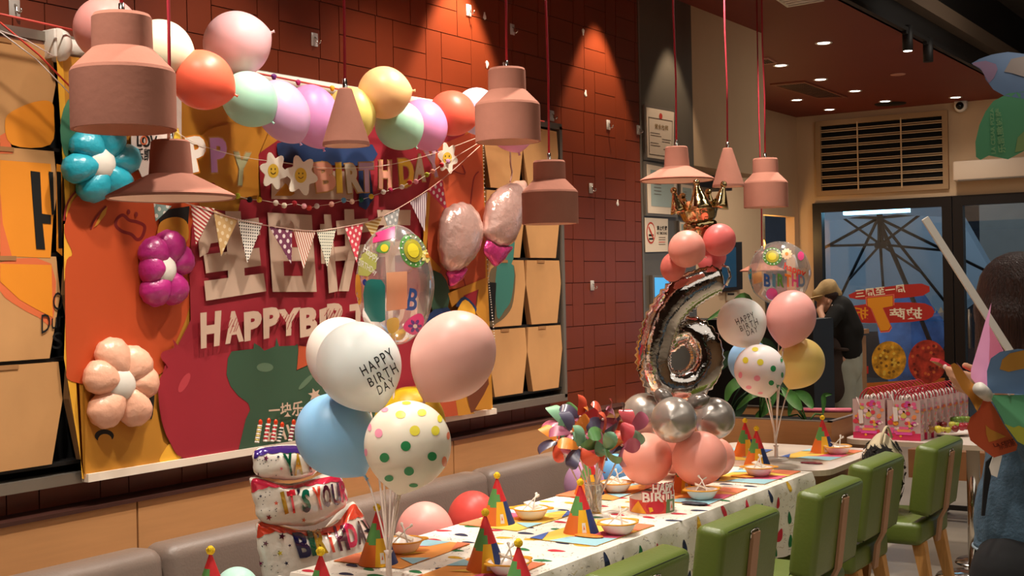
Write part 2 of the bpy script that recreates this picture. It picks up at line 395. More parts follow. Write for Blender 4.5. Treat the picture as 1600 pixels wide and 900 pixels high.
vent([on_ceiling(*p) for p in ((1205, -8), (1230, 9), (1288, -1), (1250, -16))], 'cream framed vent at the top edge above the red cords', M_white, M_white, 5)
p = on_ceiling(1391, 162); tag(MB().lathe([(0, -.01), (.15, -.008), (.16, 0)], M_dark, 24).build('ceiling_speaker', None, origin=None), 'flat round black speaker in the red ceiling over the window', 'speaker').location = p
# louvre over the window
q = [onY(*p, WY) for p in ((1278, 307), (1484, 297), (1484, 172), (1277, 190))]
x0, x1, zb, zt = q[0].x, q[1].x, q[0].z, q[2].z
t = thing('window_louvre', 'wide beige louvred grille with dark gaps above the window', 'louvre', ((x0+x1)/2, WY, zb))
mb = MB(); fw = .055
for c, d in ((((x0+x1)/2, WY-.02, zb+fw/2), (x1-x0, .05, fw)), (((x0+x1)/2, WY-.02, zt-fw/2), (x1-x0, .05, fw)), ((x0+fw/2, WY-.02, (zb+zt)/2), (fw, .05, zt-zb-2*fw)), ((x1-fw/2, WY-.02, (zb+zt)/2), (fw, .05, zt-zb-2*fw))): mb.box(c, d, mat('louvre_beige', 'A88660', .6))
mb.build('frame', t)
MB().box(((x0+x1)/2, WY-.002, (zb+zt)/2), (x1-x0-.06, .004, zt-zb-.06), mat('void_black', '050404', .9)).build('backing', t)
for i in range(8):
    z = zb+fw+(zt-zb-2*fw)*(i+.72)/8.4
    mb = MB(); mb.add([(x0+.04, WY-.03, z-.008), (x1-.04, WY-.03, z-.008), (x1-.04, WY-.012, z+.008), (x0+.04, WY-.012, z+.008)], [(0, 1, 2, 3)], MATS['louvre_beige'])
    mb.box(((x0+x1)/2, WY-.032, z-.012), (x1-x0-.08, .006, .007), mat('louvre_edge', 'D0B088', .5)); mb.box(((x0+x1)/2, WY-.032, z+.011), (x1-x0-.08, .006, .007), MATS['louvre_edge']); mb.build('slat', t)
for u in (.33, .66): MB().box((x0+(x1-x0)*u, WY-.042, (zb+zt)/2), (.014, .008, zt-zb-.08), MATS['louvre_edge']).build('mullion', t)
# camera dome and wall air unit
p = onY(1501, 165, WY-.06); t = thing('security_camera', 'small white round security camera with black lens under the ceiling', 'camera', p)
MB().rbox((0, .02, .03), (.12, .08, .06), M_white, .01).build('bracket', t, False)
MB().lathe([(0, .03), (.055, .03), (.07, 0), (.05, -.02)], M_white, 20, Matrix.Rotation(PI/2, 4, 'X')).build('housing', t, False)
MB().ball((0, -.035, -.005), .04, mat('lens_black', '080808', .1)).build('lens', t, False)
p = onY(1497, 270, WY); t = thing('air_conditioner', 'long white wall air conditioner above the dark glass door', 'air conditioner', (p.x+.6, WY, 2.6))
mb = MB(); mb.rbox((0, -.11, .1), (1.2, .22, .2), mat('aged_white', 'D0B8A0', .5), .02, 3); mb.build('casing', t, False)
MB().box((0, -.19, .005), (1.1, .06, .012), M_grey).build('outlet_flap', t, False)
# glazing in dark frames
gz0 = .0; gx = [-4.94, -4.80, -3.55, -3.36, -2.2, -2.08, -.8, -.7, 1.2]
M_frame = mat('dark_window_frame', '1C1512', .4)
M_pane = glass('window_glass', 'E6EEF2', .05, .01)
def frame(name, xa, xb, zt, z0=0):
    mb = MB()
    for c, d in ((((xa+xb)/2, WY, zt-.05), (xb-xa, .1, .1)), (((xa+xb)/2, WY, z0+.05), (xb-xa, .1, .1)), ((xa+.05, WY, (z0+zt)/2), (.1, .1, zt-z0-.2)), ((xb-.05, WY, (z0+zt)/2), (.1, .1, zt-z0-.2))): mb.box(c, d, M_frame)
    o = struct(mb.build(name, origin=((xa+xb)/2, WY, z0))); MB().box(((xa+xb)/2, WY, (z0+zt)/2), (xb-xa-.2, .008, zt-z0-.2), M_pane).build('pane', o); return o
win = frame('window_1', -4.94, -3.46, 2.46); door = frame('door_1', -3.45, -2.1, 2.46); frame('window_2', -2.1, -.2, 2.46); frame('window_3', -.2, 1.3, 2.46)
MB().tube([(-3.30, WY-.08, .9), (-3.30, WY-.08, 1.3)], .012, M_grey).build('door_handle', door)
# stickers on the window pane, read from outside so reversed from in here
GY = WY-.006
S = lambda p: onY(p[0], p[1], GY)
M_sred = mat('sticker_red', 'B02A22', .5); M_scr = mat('sticker_cream', 'E8DCC0', .5); M_sor = mat('sticker_orange', 'E09020', .5)
t = thing('window_sticker', 'red and cream promotion sticker with a big orange 7 on the window', 'sticker', S((1390, 480)))
mb = MB(); f = lambda p: S(p); P2 = lambda pts, dy, mt_: mb.poly([S(p)-V((0, dy, 0)) for p in pts], mt_)
P2(cat([(1336, 456), (1440, 443), (1442, 462), (1340, 468)], 3), 0, M_sred); P2(cat([(1332, 478), (1445, 474), (1447, 500), (1332, 503)], 4), .0004, M_sred)
P2(ell(1431, 453, 9, 9), .0006, M_sred); mb.build('backing', t)
mb = MB(); text_quad(mb, '周一至周三', [(1337, 466, 0), (1415, 457, 0), (1414, 444, 0), (1336, 453, 0)], M_scr, .02, f=lambda p: S(p)-V((0, .001, 0)), mirror=True); mb.build('lettering', t); mb = MB()
text_quad(mb, '披萨', [(1390, 500, 0), (1441, 498, 0), (1441, 480, 0), (1390, 482, 0)], M_scr, .02, f=lambda p: S(p)-V((0, .001, 0)), mirror=True); mb.build('lettering', t); mb = MB()
text_quad(mb, '折', [(1334, 500, 0), (1357, 500, 0), (1357, 480, 0), (1334, 480, 0)], M_sor, .02, f=lambda p: S(p)-V((0, .001, 0)), mirror=True); mb.build('lettering', t)
sev = [(1355, 466), (1395, 462), (1395, 478), (1379, 481), (1392, 510), (1388, 516), (1376, 517), (1362, 482), (1356, 478)]
mb = MB(); c = V((1376, 488, 0)); P2([(c.x+(p[0]-c.x)*1.13, c.y+(p[1]-c.y)*1.1) for p in sev], .0014, mat('sticker_pink_edge', 'E07060', .5)); P2([(c.x+(p[0]-c.x)*1.05, c.y+(p[1]-c.y)*1.04) for p in sev], .0018, M_sred); P2(sev, .0022, M_sor); mb.build('numeral', t)
for n, (cx, cy, rx, ry, col, nm) in enumerate(((1389, 563, 27, 30, 'C08820', 'yellow pizza picture stuck on the window behind the gift bags'), (1449, 565, 30, 34, 'A03020', 'red pizza picture stuck on the window beside the yellow one'))):
    o = tag(MB().poly([S(p)-V((0, .001, 0)) for p in cat(ell(cx, cy, rx, ry, 12), 3)], mat('pizza_print_%d' % n, col, .5, var=.6, vscale=14)).build('window_sticker', origin=S((cx, cy))), nm, 'sticker')
    mb = MB()
    for _ in range(26):
        a, r = rnd.random()*2*PI, rnd.random()**.5*.85; p = (cx+rx*r*math.cos(a), cy+ry*r*math.sin(a)); mb.poly([S(k)-V((0, .0016, 0)) for k in ell(p[0], p[1], 2.4, 2.4, 8)], mat('topping_%d' % (n*2+_ % 2), ('7A5010', 'D8B040', '6A1810', 'C86030')[n*2+_ % 2], .6))
    mb.build('topping_print', o)
tag(MB().poly([S(p)-V((0, .0008, 0)) for p in ((1333, 572), (1357, 572), (1357, 584), (1333, 583))], M_sred).build('window_sticker', origin=S((1345, 578))), 'small red label low on the window left of the yellow pizza picture', 'sticker')
tag(MB().poly([S(p)-V((0, .0005, 0)) for p in ((1330, 600), (1480, 590), (1480, 640), (1330, 640))], mat('orange_band', 'B0601C', .6)).build('window_sticker', origin=S((1400, 610))), 'plain orange strip along the bottom of the window', 'sticker')
mb = MB(); text_quad(mb, 'LA CESAR', [(1420, 489, 0), (1462, 489, 0), (1462, 481, 0), (1420, 481, 0)], mat('sticker_grey', '8A8A80', .6), .0, f=lambda p: S(p)-V((0, .0003, 0)), mirror=True)
mb.poly([S(p) for p in ((1465, 489), (1475, 488), (1470, 479))], MATS['sticker_grey']); tag(mb.build('window_lettering', origin=S((1450, 485))), 'faint reversed grey lettering and triangle at the window edge', 'lettering')
# ---------------------------------------------------------------- outside
sbox('ground', (-12, WY+.15, -.1), (8, 24, 0), mat('paving_dark', '3C3A38', .8, var=.2))
OY = 18
bz = MB(); bz.box((-2.1, 19.5, 2.5), (4.9, .6, 6), mat('grey_facade', '8C8880', .85, var=.06)); bz.box((-7.5, 21, 2), (8, .6, 5), mat('night_facade', '26282E', .9, var=.3, vscale=2))
fac = tag(bz.build('building', origin=(-2, 20, 0)), 'grey building wall across the street seen through the door glass', 'building')
hub = onY(1376, 382, 16.4); top = onY(1372, 330, 16.4)
t = thing('patio_umbrella', 'large pale cantilever umbrella seen from below outside the window', 'umbrella', (hub.x+.2, 16.6, 0))
C3 = onY(1373, 337, 16.8); rim = [onY(*q) for q in ((1235, 415, 16.9), (1292, 507, 18.4), (1385, 505, 19.0), (1490, 485, 18.6), (1560, 430, 17.4), (1500, 325, 15.8), (1372, 318, 15.2), (1270, 335, 15.8))]
mb = MB(); M_can = mat('umbrella_cloth', 'B4C2CC', .8); nt = M_can.node_tree; tl = nt.nodes.new('ShaderNodeBsdfTranslucent'); tl.inputs[0].default_value = lin('B4C2CC'); mx = nt.nodes.new('ShaderNodeMixShader'); mx.inputs[0].default_value = .5
nt.links.new(nt.nodes['Principled BSDF'].outputs[0], mx.inputs[1]); nt.links.new(tl.outputs[0], mx.inputs[2]); nt.links.new(mx.outputs[0], nt.nodes['Material Output'].inputs[0])
for k in range(8): mb.add([C3, rim[k], rim[(k+1) % 8]], [(0, 1, 2)], M_can); mb.add([rim[k], rim[(k+1) % 8], rim[(k+1) % 8]-V((0, 0, .12)), rim[k]-V((0, 0, .12))], [(0, 1, 2, 3)], M_can)
mb.build('canopy', t); HB = V((hub.x, 16.4, hub.z))
MB().lathe([(0, -.05), (.07, -.05), (.09, 0), (.04, .06), (.03, .5)], M_dark, 14, Matrix.Translation(HB)).build('hub', t)
for k in range(8):
    mid = C3+(rim[k]-C3)*.55
    mb = MB(); mb.tube([C3-V((0, .02, .03)), rim[k]-V((0, .03, .02))], .02, M_dark, 6); mb.tube([HB, mid-V((0, .03, .03))], .017, M_dark, 6); mb.build('rib', t)
MB().tube([(hub.x+.85, 16.6, 0), (hub.x+.4, 16.6, 1.2), tuple(C3-V((0, .02, .05)))], .03, M_dark).build('pole', t)
# hedge and blue covered shapes behind the umbrella
mb = MB(); r2 = random.Random(3)
for _ in range(400):
    c = V((-3.9+r2.random()*1.5, 17.6+r2.random()*.5, r2.random()*1.5)); a = r2.random()*6.3; u = V((math.cos(a), .3*math.sin(a), math.sin(a)))*.09; w = u.cross(V((0, 1, .2))).normalized()*.03
    mb.add([c-u, c-w, c+u, c+w], [(0, 1, 2, 3)], mat('hedge_leaf', '2E4030', .7))
tag(mb.build('hedge', origin=(-3.2, 17.8, 0)), 'dark leafy hedge outside behind the window', 'hedge', kind='stuff')
mb = MB(); c0 = onY(1425, 545, 16.9)
mb.inflate([V((c0.x+.42*math.cos(a)*(1+.1*math.sin(5*a)), 16.9, .75+.72*math.sin(a))) for a in [2*PI*k/40 for k in range(40)]], (0, -1, 0), .2, mat('blue_tarp', '4A7AB8', .4, bump=1, bscale=6, var=.5, vscale=4), 8, .02, 12)
tag(mb.build('tarpaulin', origin=(c0.x, 16.9, 0)), 'crumpled blue cover standing outside behind the window', 'cover')
st = thing('strip_light', 'bright cyan strip lamp outside under the eave, at the top of the window', 'lamp', onY(1368, 329, 14.4))
mb = MB(); A, B_ = onY(1320, 331, 14.4), onY(1420, 327, 14.4); mb.box((A+B_)/2, (B_-A).length*V((1, 0, 0))+V((0, .12, .07)), mat('cyan_glow', '9ADCF8', emit=9)); mb.build('tube', st)
MB().box((A+B_)/2+V((0, .02, .055)), V(((B_-A).length+.1, .16, .03)), M_dark).build('housing', st)
sbox('trim_7', (-6, WY+.13, 2.50), (2, WY+1.3, 2.58), M_dark)
# ---------------------------------------------------------------- wood panels, ledge, bench
seams = [-1.0, .95, 2.892, 4.70, 6.45]
for i in range(4): sbox('trim_%d' % (8+i), (WX, seams[i]+.004, .0), (-3.44, seams[i+1]-.004, .945), M_wood)
sbox('trim_12', (WX, -1, .945), (-3.43, 6.45, .958), M_brown); sbox('trim_13', (WX, 6.455, 0), (-3.44, 6.9, .945), M_wood)
M_leather = mat('taupe_leather', '7A6A60', .42, spec=.5, var=.05, bump=.12, bscale=120)
bs = [-.95, .97, 2.90, 4.80, 6.40]
for i in range(4):
    a, b = bs[i]+.006, bs[i+1]-.006
    t = thing('bench', ('taupe leather bench section near the left end', 'taupe leather bench section at the lower left corner', 'taupe leather bench section behind the cake shaped balloon', 'taupe leather bench section behind the long table and paper pinwheels')[i], 'bench', (-3.2, (a+b)/2, 0), group='bench sections along the wall')
    L = b-a
    MB().rbox((-.14, 0, .61), (.16, L, .40), M_leather, .05, 5, Matrix.Rotation(-.05, 4, 'Y')).build('backrest', t, False)
    MB().rbox((.10, 0, .40), (.48, L, .13), M_leather, .035, 4).build('seat', t, False)
    MB().box((.09, 0, .17), (.42, L-.02, .34), M_wood).build('base', t, False)

# ================================================================== ON THE RED WALL
M_kraft = mat('kraft_cardboard', 'BE8C58', .8, var=.07, vscale=5); M_kraftd = mat('kraft_edge', '9A6C40', .85)
M_or = mat('print_orange', 'E28A20', .6); M_coral = mat('print_coral', 'D86A3C', .6); M_black = mat('ink_black', '0C0B0A', .6)
M_teal = mat('print_teal', '3E7C70', .6); M_tan = mat('print_tan', 'D8A878', .6)
BX = -3.455; fB = lambda p: onX(p[0], p[1], BX)
rack = thing('box_rack', 'dark grey framed display rack holding the pizza boxes on the red wall', 'rack', (WX, 4, 1.06))
MB().box((WX+.008, 3.99, 1.76), (.012, 3.47, 1.40), MATS['void_black']).build('backing', rack)
y0, y1, zb, zt = 2.25, 5.73, 1.055, 2.465
for nm, c, d in (('rail', (WX+.05, (y0+y1)/2, zb), (.1, y1-y0, .035)), ('rail', (WX+.05, (y0+y1)/2, zt), (.1, y1-y0, .03)), ('post', (WX+.05, y1-.012, (zb+zt)/2), (.1, .025, zt-zb)), ('post', (WX+.05, y0, (zb+zt)/2), (.1, .025, zt-zb))):
    MB().box(c, d, M_grey).build(nm, rack)
for k in range(4): MB().box((WX+.045, (y0+y1)/2, zb+.05+k*.335), (.07, y1-y0-.05, .012), M_dark).build('shelf', rack)
cols = [5.36, 5.02, 4.67, 4.32, 3.97, 3.62, 3.3, 2.95, 2.64, 2.28, 1.98]
def pbox(c, r, label):
    t = thing('pizza_box', label, 'box', (BX, cols[c], zb+.056+r*.335), group='pizza boxes in the rack')
    w = .335; h = .322
    pts = [(0, .012, h), (0, w-.012, h), (0, w, h*.62), (0, w-.045, 0), (0, .045, 0), (0, 0, h*.62)]
    MB().prism([V((-.03,)+p[1:]) for p in pts], (.03, 0, 0), M_kraft, M_kraftd).build('body', t, False)
    MB().box((.001, w*.42, h-.006), (.004, .07, .014), M_kraftd).build('tab', t, False)
    return t
rn = ('bottom', 'second lowest', 'third from the bottom', 'top')
bx = {}
for r in range(4):
    bx[0, r] = pbox(0, r, 'kraft pizza box, %s row of the rack column furthest right' % rn[r])
    bx[1, r] = pbox(1, r, ('kraft pizza box in the bottom row just right of the banner', 'kraft pizza box with dark teal print just right of the banner', 'kraft pizza box with teal arc above the butterfly tail', 'kraft pizza box in the top row hidden partly by a round lamp')[r])
    bx[8, r] = pbox(8, r, 'pizza box strip showing beside the banner left edge, %s' % rn[r])
    bx[9, r] = pbox(9, r, ('plain kraft pizza box in the bottom row at the left edge', 'kraft pizza box with script lettering and an orange arc at the left edge', 'orange pizza box with a large black letter H at the left edge', 'kraft pizza box with an orange segment in the top row at the left edge')[r])
def pr(root, items, name='print'):
    mb = MB()
    for k, (pts, mt) in enumerate(items): mb.poly([fB(p)+V((.0008*(k+1), 0, 0)) for p in pts], mt)
    return mb.build(name, root)
pr(bx[9, 3], [([(0, 212), (12, 205), (20, 240), (0, 240)], M_coral), (cat([(8, 186), (30, 168), (60, 158), (80, 160), (84, 180), (78, 226), (18, 226)], 4), M_or)])
pr(bx[9, 2], [([(0, 250), (79, 256), (84, 320), (79, 403), (0, 400)], M_or), ([(0, 300), (4, 350), (18, 400), (0, 400)], M_coral), ([(47, 267), (62, 269), (65, 334), (79, 336), (79, 350), (66, 349), (70, 390), (56, 389)], M_black), ([(75, 268), (82, 269), (84, 335), (80, 336)], M_black)])
pr(bx[9, 1], [(cat([(0, 410), (80, 412), (82, 505), (60, 496), (30, 480), (0, 455)], 3), M_coral), ([(0, 412), (80, 414), (82, 496), (60, 485), (30, 468), (0, 440)], M_or)])
pr(bx[8, 2], [([(88, 256), (97, 258), (97, 400), (88, 392)], M_or), ([(88, 268), (95, 269), (97, 388), (91, 388)], M_black)])
mb = MB()
for s, q in (('O', [(83, 485), (98, 484), (98, 456), (83, 457)]), ('Dur', [(65, 522), (99, 508), (99, 485), (65, 492)]), ('S', [(82, 546), (98, 544), (98, 518), (82, 520)])): text_quad(mb, s, [(*p, 0) for p in q], M_black, 0, f=lambda p: onX(p[0], p[1], BX+.004))
mb.build('lettering', bx[8, 1])
pr(bx[1, 1], [(cat([(772, 416), (803, 415), (802, 470), (792, 492), (776, 505), (764, 506), (763, 440)], 3), mat('print_olive', '6B5A40', .6)), (cat([(776, 416), (802, 415), (799, 465), (788, 485), (776, 495)], 3), M_teal), ([(757, 440), (775, 442), (772, 500), (764, 502)], M_black)])
pr(bx[1, 2], [(cat([(782, 380), (803, 330), (802, 405), (790, 408)], 3), M_teal), ([(764, 408), (782, 380), (788, 405)], M_tan)])
# hooks left on the wall
M_clear = mat('hook_clear', 'D8D0C8', .2, alpha=.55)
for px, py, nm in ((862, 181, 'beside the lamp cord'), (950, 195, 'in the right scallop of light'), (997, 203, 'close to the metal edge strip'), (923, 294, 'level with the kraft boxes top'), (925, 446, 'lowest of the row right of the rack'), (732, 16, 'high up near the top edge'), (800, 46, 'with a bent wire by the lamp cord'), (491, 62, 'above the lavender balloon'), (22, 12, 'at the upper left corner')):
    t = thing('wall_hook', 'small clear adhesive hook on the red wall, '+nm, 'hook', onX(px, py, WX+.002), group='adhesive hooks on the red wall')
    MB().rbox((.002, 0, 0), (.003, .04, .055), M_clear, .001, 1).build('plate', t, False)
    MB().tube([(.004, 0, .01), (.012, 0, .004), (.012, 0, -.012), (.02, .004, -.02), (.028, .006, -.014), (.03, .006, -.004)], .003, mat('chrome', 'D8D4CC', .15, metal=1), 6).build('hook', t, False)
for px, py in ((911, 50), (915, 146), (965, 317), (761, 101), (787, 103), (757, 25)):
    o = MB().inflate([V((WX+.001, .012*math.cos(a)*(1+.5*math.sin(3*a+px)), .02*math.sin(a))) for a in [k*PI/5 for k in range(10)]], (1, 0, 0), .002, mat('chipped_white', 'E8DCD0', .8), 3).build('paint_chip')
    o.location = onX(px, py, WX)-V((WX, 0, 0)); o.location.x = 0; tag(o, 'small white chip mark in the red wall paint', 'paint chip', 'white chips in the red paint')
# ---------------------------------------------------------------- the banner
FX = -3.43
fW = lambda p, k=0: onX(p[0], p[1], FX+.0006*k)
ban = thing('birthday_banner', 'large printed birthday banner in red, orange and green hung from a roller on the wall', 'banner', (FX, 3.9, 1.05))
def cm(n, c): return mat('banner_'+n, c, .6)
OC = cm('ochre', 'BE8026'); YE = cm('yellow', 'E6A832'); GR = cm('green', '4A8262'); OR = cm('orange', 'BC4A1E'); DR = cm('darkred', '7E1C18'); CR = cm('crimson', '94202C')
TO = cm('tomato', '96202C'); DG = cm('darkgreen', '34503A'); BE = cm('beige', 'C4A690'); NV = cm('navy', '1E3660'); BR = cm('brown', '6A3418'); OR2 = cm('rust', 'B04A28'); BK = cm('black', '14120F'); WH = cm('paper', 'E4D6C8')
mb = MB(); lay = [0]
def P(pts, mt, sm=0):
    lay[0] += 1; mb.poly([fW(p, lay[0]) for p in (cat([(*p, 0) for p in pts], sm) if sm else pts)], mt)
P([(88, 85), (752, 180), (770, 640), (130, 749)], OC)
P([(88, 85), (98, 86), (108, 300), (100, 560), (131, 748), (128, 748)], YE)
P([(100, 440), (113, 398), (101, 350), (100, 350)], YE)
P(ell(122, 204, 28, 58), GR)
P([(101, 352), (112, 318), (130, 300), (170, 285), (240, 262), (290, 290), (312, 320), (306, 380), (296, 480), (270, 545), (262, 572), (240, 590), (190, 600), (112, 596), (104, 560), (102, 420), (113, 397), (103, 372)], OR, 4)
for pts, w in ((cat([(183, 342), (192, 336), (202, 344), (215, 347), (226, 354), (222, 370), (214, 374), (205, 366), (190, 361), (181, 352)], 5), 5), (cat([(100, 345), (104, 322), (114, 304), (128, 292)], 5, False), 3), (cat([(142, 358), (146, 346), (156, 332), (166, 322)], 5, False), 3)):
    lay[0] += 1; pp = list(pts); pp = pp+[pp[0]] if pts and len(pts) > 40 else pp; stroke(mb, pp, w, DR, lambda p: fW(p, lay[0]))
P(ell(201, 331, 2.6, 4), DR); P(ell(213, 335, 2.6, 4), DR)
P([(147, 355), (160, 330), (168, 322), (165, 335), (152, 352)], OC)
# blush lower left shapes
P([(132, 600), (190, 600), (245, 640), (255, 690), (285, 715), (250, 728), (133, 746)], OC)
P(ell(163, 681, 15, 10), BK); P(ell(164, 688, 11, 10), OC); P([(250, 722), (256, 705), (268, 693), (286, 714)], YE, 3)
P([(228, 640), (240, 600), (241, 625), (237, 655)], BK, 3)
# crimson centre
P([(300, 350), (318, 325), (372, 332), (376, 312), (408, 312), (404, 240), (440, 215), (560, 160), (752, 180), (700, 240), (676, 300), (668, 420), (650, 663), (395, 704), (286, 718), (268, 694), (252, 650), (248, 605), (262, 556), (275, 545), (298, 500), (296, 420)], CR)
P([(276, 240), (330, 200), (430, 180), (404, 242), (404, 305), (372, 310), (310, 300)], OC)
P([(244, 330), (296, 322), (294, 350), (262, 350), (252, 352)], BK); P([(248, 352), (262, 341), (282, 340), (294, 352), (290, 380), (250, 380)], OC, 3)
# pomegranate
P([(247, 605), (253, 585), (262, 574), (252, 560), (254, 550), (272, 543), (270, 530), (284, 544), (300, 530), (330, 525), (360, 545), (392, 620), (392, 660), (372, 702), (290, 716), (266, 692), (252, 655)], TO, 3)
P(ell(288, 598, 6, 17, rot=.5), cm('shine', 'B43A42'), 0)
# green pepper
P([(354, 585), (356, 560), (362, 549), (396, 545), (397, 536), (406, 541), (413, 548), (430, 541), (432, 527), (436, 541), (461, 540), (465, 537), (467, 556), (463, 579), (480, 568), (505, 575), (560, 618), (600, 655), (602, 672), (372, 706), (384, 655), (391, 640), (388, 630), (372, 618), (360, 603)], DG)
P(ell(414, 574, 13, 7), cm('greenshine', '5A7258'), 0); P(ell(478, 597, 16, 4, rot=-.8), MATS['banner_greenshine'], 0)
P([(464, 578), (467, 540), (500, 545), (486, 568)], OR2)
# navy shapes and white card behind the letters
P([(433, 232), (440, 222), (500, 226), (502, 252), (470, 256), (440, 250)], NV, 3); P([(505, 226), (582, 226), (580, 256), (508, 257)], NV, 2); P([(560, 256), (576, 250), (584, 310), (572, 328), (561, 322)], NV)
P([(424, 264), (552, 268), (552, 312), (424, 311)], BE); P([(429, 306), (446, 286), (461, 302), (455, 306)], OC); 
# big characters
for q in ([(330, 335), (343, 336), (325, 395), (312, 402), (310, 378)], [(322, 352), (404, 340), (407, 367), (326, 381)], [(318, 398), (405, 387), (408, 415), (322, 427)], [(319, 439), (412, 427), (416, 455), (322, 470)], [(352, 330), (376, 330), (383, 440), (357, 443)],
          [(418, 332), (487, 336), (495, 456), (426, 456)]): P(q, BE)
for q in ([(443, 408), (473, 408), (473, 431), (444, 431)], [(441, 362), (471, 362), (472, 386), (442, 386)]): P(q, CR)
for q in ([(506, 335), (517, 335), (528, 455), (514, 458)], [(500, 350), (508, 350), (508, 412), (502, 412)], [(538, 327), (553, 327), (556, 400), (545, 455), (529, 455), (540, 405)], [(525, 345), (575, 341), (577, 362), (527, 367)], [(522, 386), (590, 380), (592, 402), (524, 408)], [(556, 400), (572, 440), (592, 452), (570, 458)], [(589, 328), (642, 328), (641, 352), (592, 352)], [(600, 352), (616, 352), (618, 450), (604, 450)], [(592, 380), (650, 374), (652, 396), (592, 402)]): P(q, BE)
lay[0] += 1
for ch, q in zip('HAPPYBIRTHDAY', [(313, 545, 346, 485), (348, 538, 381, 484), (381, 534, 410, 484), (411, 530, 438, 478), (434, 527, 470, 480), (468, 528, 498, 478), (499, 526, 511, 480), (511, 520, 545, 471), (546, 518, 574, 472), (576, 515, 604, 466), (606, 512, 634, 464), (634, 510, 666, 460), (664, 508, 694, 458)]):
    x0, yb, x1, yt = q; sk = -3 if ch != 'A' else 0
    text_quad(mb, ch, [(x0+4+sk, yb, 0), (x1+sk, yb-5, 0), (x1, yt, 0), (x0, yt+4, 0)], BE, .055, f=lambda p: fW(p, lay[0]))
lay[0] += 1
for (x0, y0_, x1, y1_) in ((352, 530, 378, 490), (440, 525, 468, 484), (514, 512, 540, 476)):
    for k in range(9):
        u = k/9; a = V((x0+(x1-x0)*u, y1_+6+(k % 3)*3, 0)); b = a+V((-7, 12+(k*5) % 9, 0)); stroke(mb, [a, b], .9, CR, lambda p: fW(p, lay[0]))
lay[0] += 1
text_quad(mb, '一块乐', [(420, 652, 0), (474, 650, 0), (474, 626, 0), (420, 632, 0)], BE, .018, f=lambda p: fW(p, lay[0])); text_quad(mb, 'HAVE', [(418, 690, 0), (472, 684, 0), (472, 660, 0), (418, 668, 0)], BE, .03, f=lambda p: fW(p, lay[0]))
P([(492+(5 if k % 2 else 11)*math.cos(k*PI/6+.2)-0, 617+(5 if k % 2 else 11)*math.sin(k*PI/6+.2)) for k in range(12)], BE)
# right hand figure
P([(684, 228), (752, 200), (757, 330), (759, 445), (703, 452), (684, 468), (676, 440), (668, 400), (668, 300)], OR2)
for pts in (cat([(700, 235), (702, 262), (726, 272), (722, 258)], 4, False), cat([(748, 268), (740, 280), (735, 320), (730, 350)], 4, False), cat([(728, 395), (722, 420), (728, 450)], 4, False)):
    lay[0] += 1; stroke(mb, pts, 2, DR, lambda p: fW(p, lay[0]))
P([(665, 300), (673, 300), (666, 395), (690, 420), (684, 430), (660, 400)], OC)
P([(690, 428), (702, 452), (700, 480), (684, 500), (672, 470), (668, 425)], DG, 2); P([(700, 458), (759, 434), (760, 520), (745, 490), (720, 468), (706, 480)], OC)
P([(724, 462), (748, 452), (742, 500), (734, 488)], CR); P([(748, 452), (742, 500), (738, 520), (745, 460)], BR); P([(712, 478), (726, 463), (745, 482), (736, 490), (722, 480)], NV, 3); P([(716, 482), (727, 468), (742, 484), (738, 500), (712, 500)], YE, 3)
P([(660, 500), (700, 480), (720, 520), (700, 560), (664, 560)], NV, 2); P([(668, 560), (722, 540), (725, 648), (660, 656)], OR2); P([(722, 590), (732, 636), (742, 646), (716, 650), (708, 600)], OC)
P([(730, 620), (760, 560), (764, 600), (744, 642), (736, 645)], BR); P([(742, 640), (766, 600), (768, 640)], OC)
P([(632, 606), (660, 600), (668, 655), (636, 660)], OR2)
mb.build('printed_sheet', ban)
# sheet thickness, roller, bottom bar
def bar(p0, p1, d, mt, name, par, off=(.004, 0, 0)):
    a, b = onX(*p0, FX)+V(off), onX(*p1, FX)+V(off); x = (b-a).normalized(); z = x.cross(V((1, 0, 0))).normalized()
    m_ = MB(); 
    vs = [q+V((i, 0, 0))+z*k for q in (a, b) for i, k in ((-d[0]/2, -d[1]/2), (d[0]/2, -d[1]/2), (d[0]/2, d[1]/2), (-d[0]/2, d[1]/2))]
    m_.add(vs, [(0, 1, 2, 3), (7, 6, 5, 4), (0, 4, 5, 1), (1, 5, 6, 2), (2, 6, 7, 3), (3, 7, 4, 0)], mt); return m_.build(name, par)
bar((132, 747), (771, 642), (.03, .026), mat('cream_bar', 'EAD9C6', .5), 'bottom_bar', ban)
a, b = onX(100, 73, FX-.02), onX(752, 178, FX-.02); MB().tube([a, b], .028, M_white, 14).build('roller', ban)
p = onX(85, 70, FX-.01)
mb = MB(); mb.rbox(p+V((0, -.02, 0)), (.07, .012, .09), M_white, .004); mb.lathe([(.001, 0), (.05, 0), (.055, .01), (.05, .03), (.001, .03)], M_white, 20, Matrix.Translation(p) @ Matrix.Rotation(-PI/2, 4, 'X')); mb.build('end_bracket', ban)
a, b = onX(-60, 52, FX-.04), onX(78, 71, FX-.04); tag(MB().tube([a, b], .012, mat('pink_rail', 'D8A898', .5)).build('curtain_rail', origin=a), 'pale metal rail along the wall left of the banner bracket', 'rail')
# strings at the upper left
for n, (pts, c, r) in enumerate((([(0, 22), (60, 35), (118, 48)], 'E05A50', .004), ([(0, 35), (60, 85), (112, 138)], 'D84030', .003), ([(0, 50), (56, 92), (115, 152)], 'E8D8D0', .002), ([(0, 48), (40, 62), (84, 88)], 'E8D0C8', .002))):
    o = tag(MB().tube([onX(*p, FX+.05+.02*n) for p in pts], r, mat('string_%d' % n, c, .6), 6).build('hanging_string', origin=onX(*pts[0], FX+.05)), ('thick pale red ribbon running to the pink balloon at upper left', 'red string slanting down across the banner corner', 'white string slanting down beside the red string', 'white string tied to the roller bracket')[n], 'string')
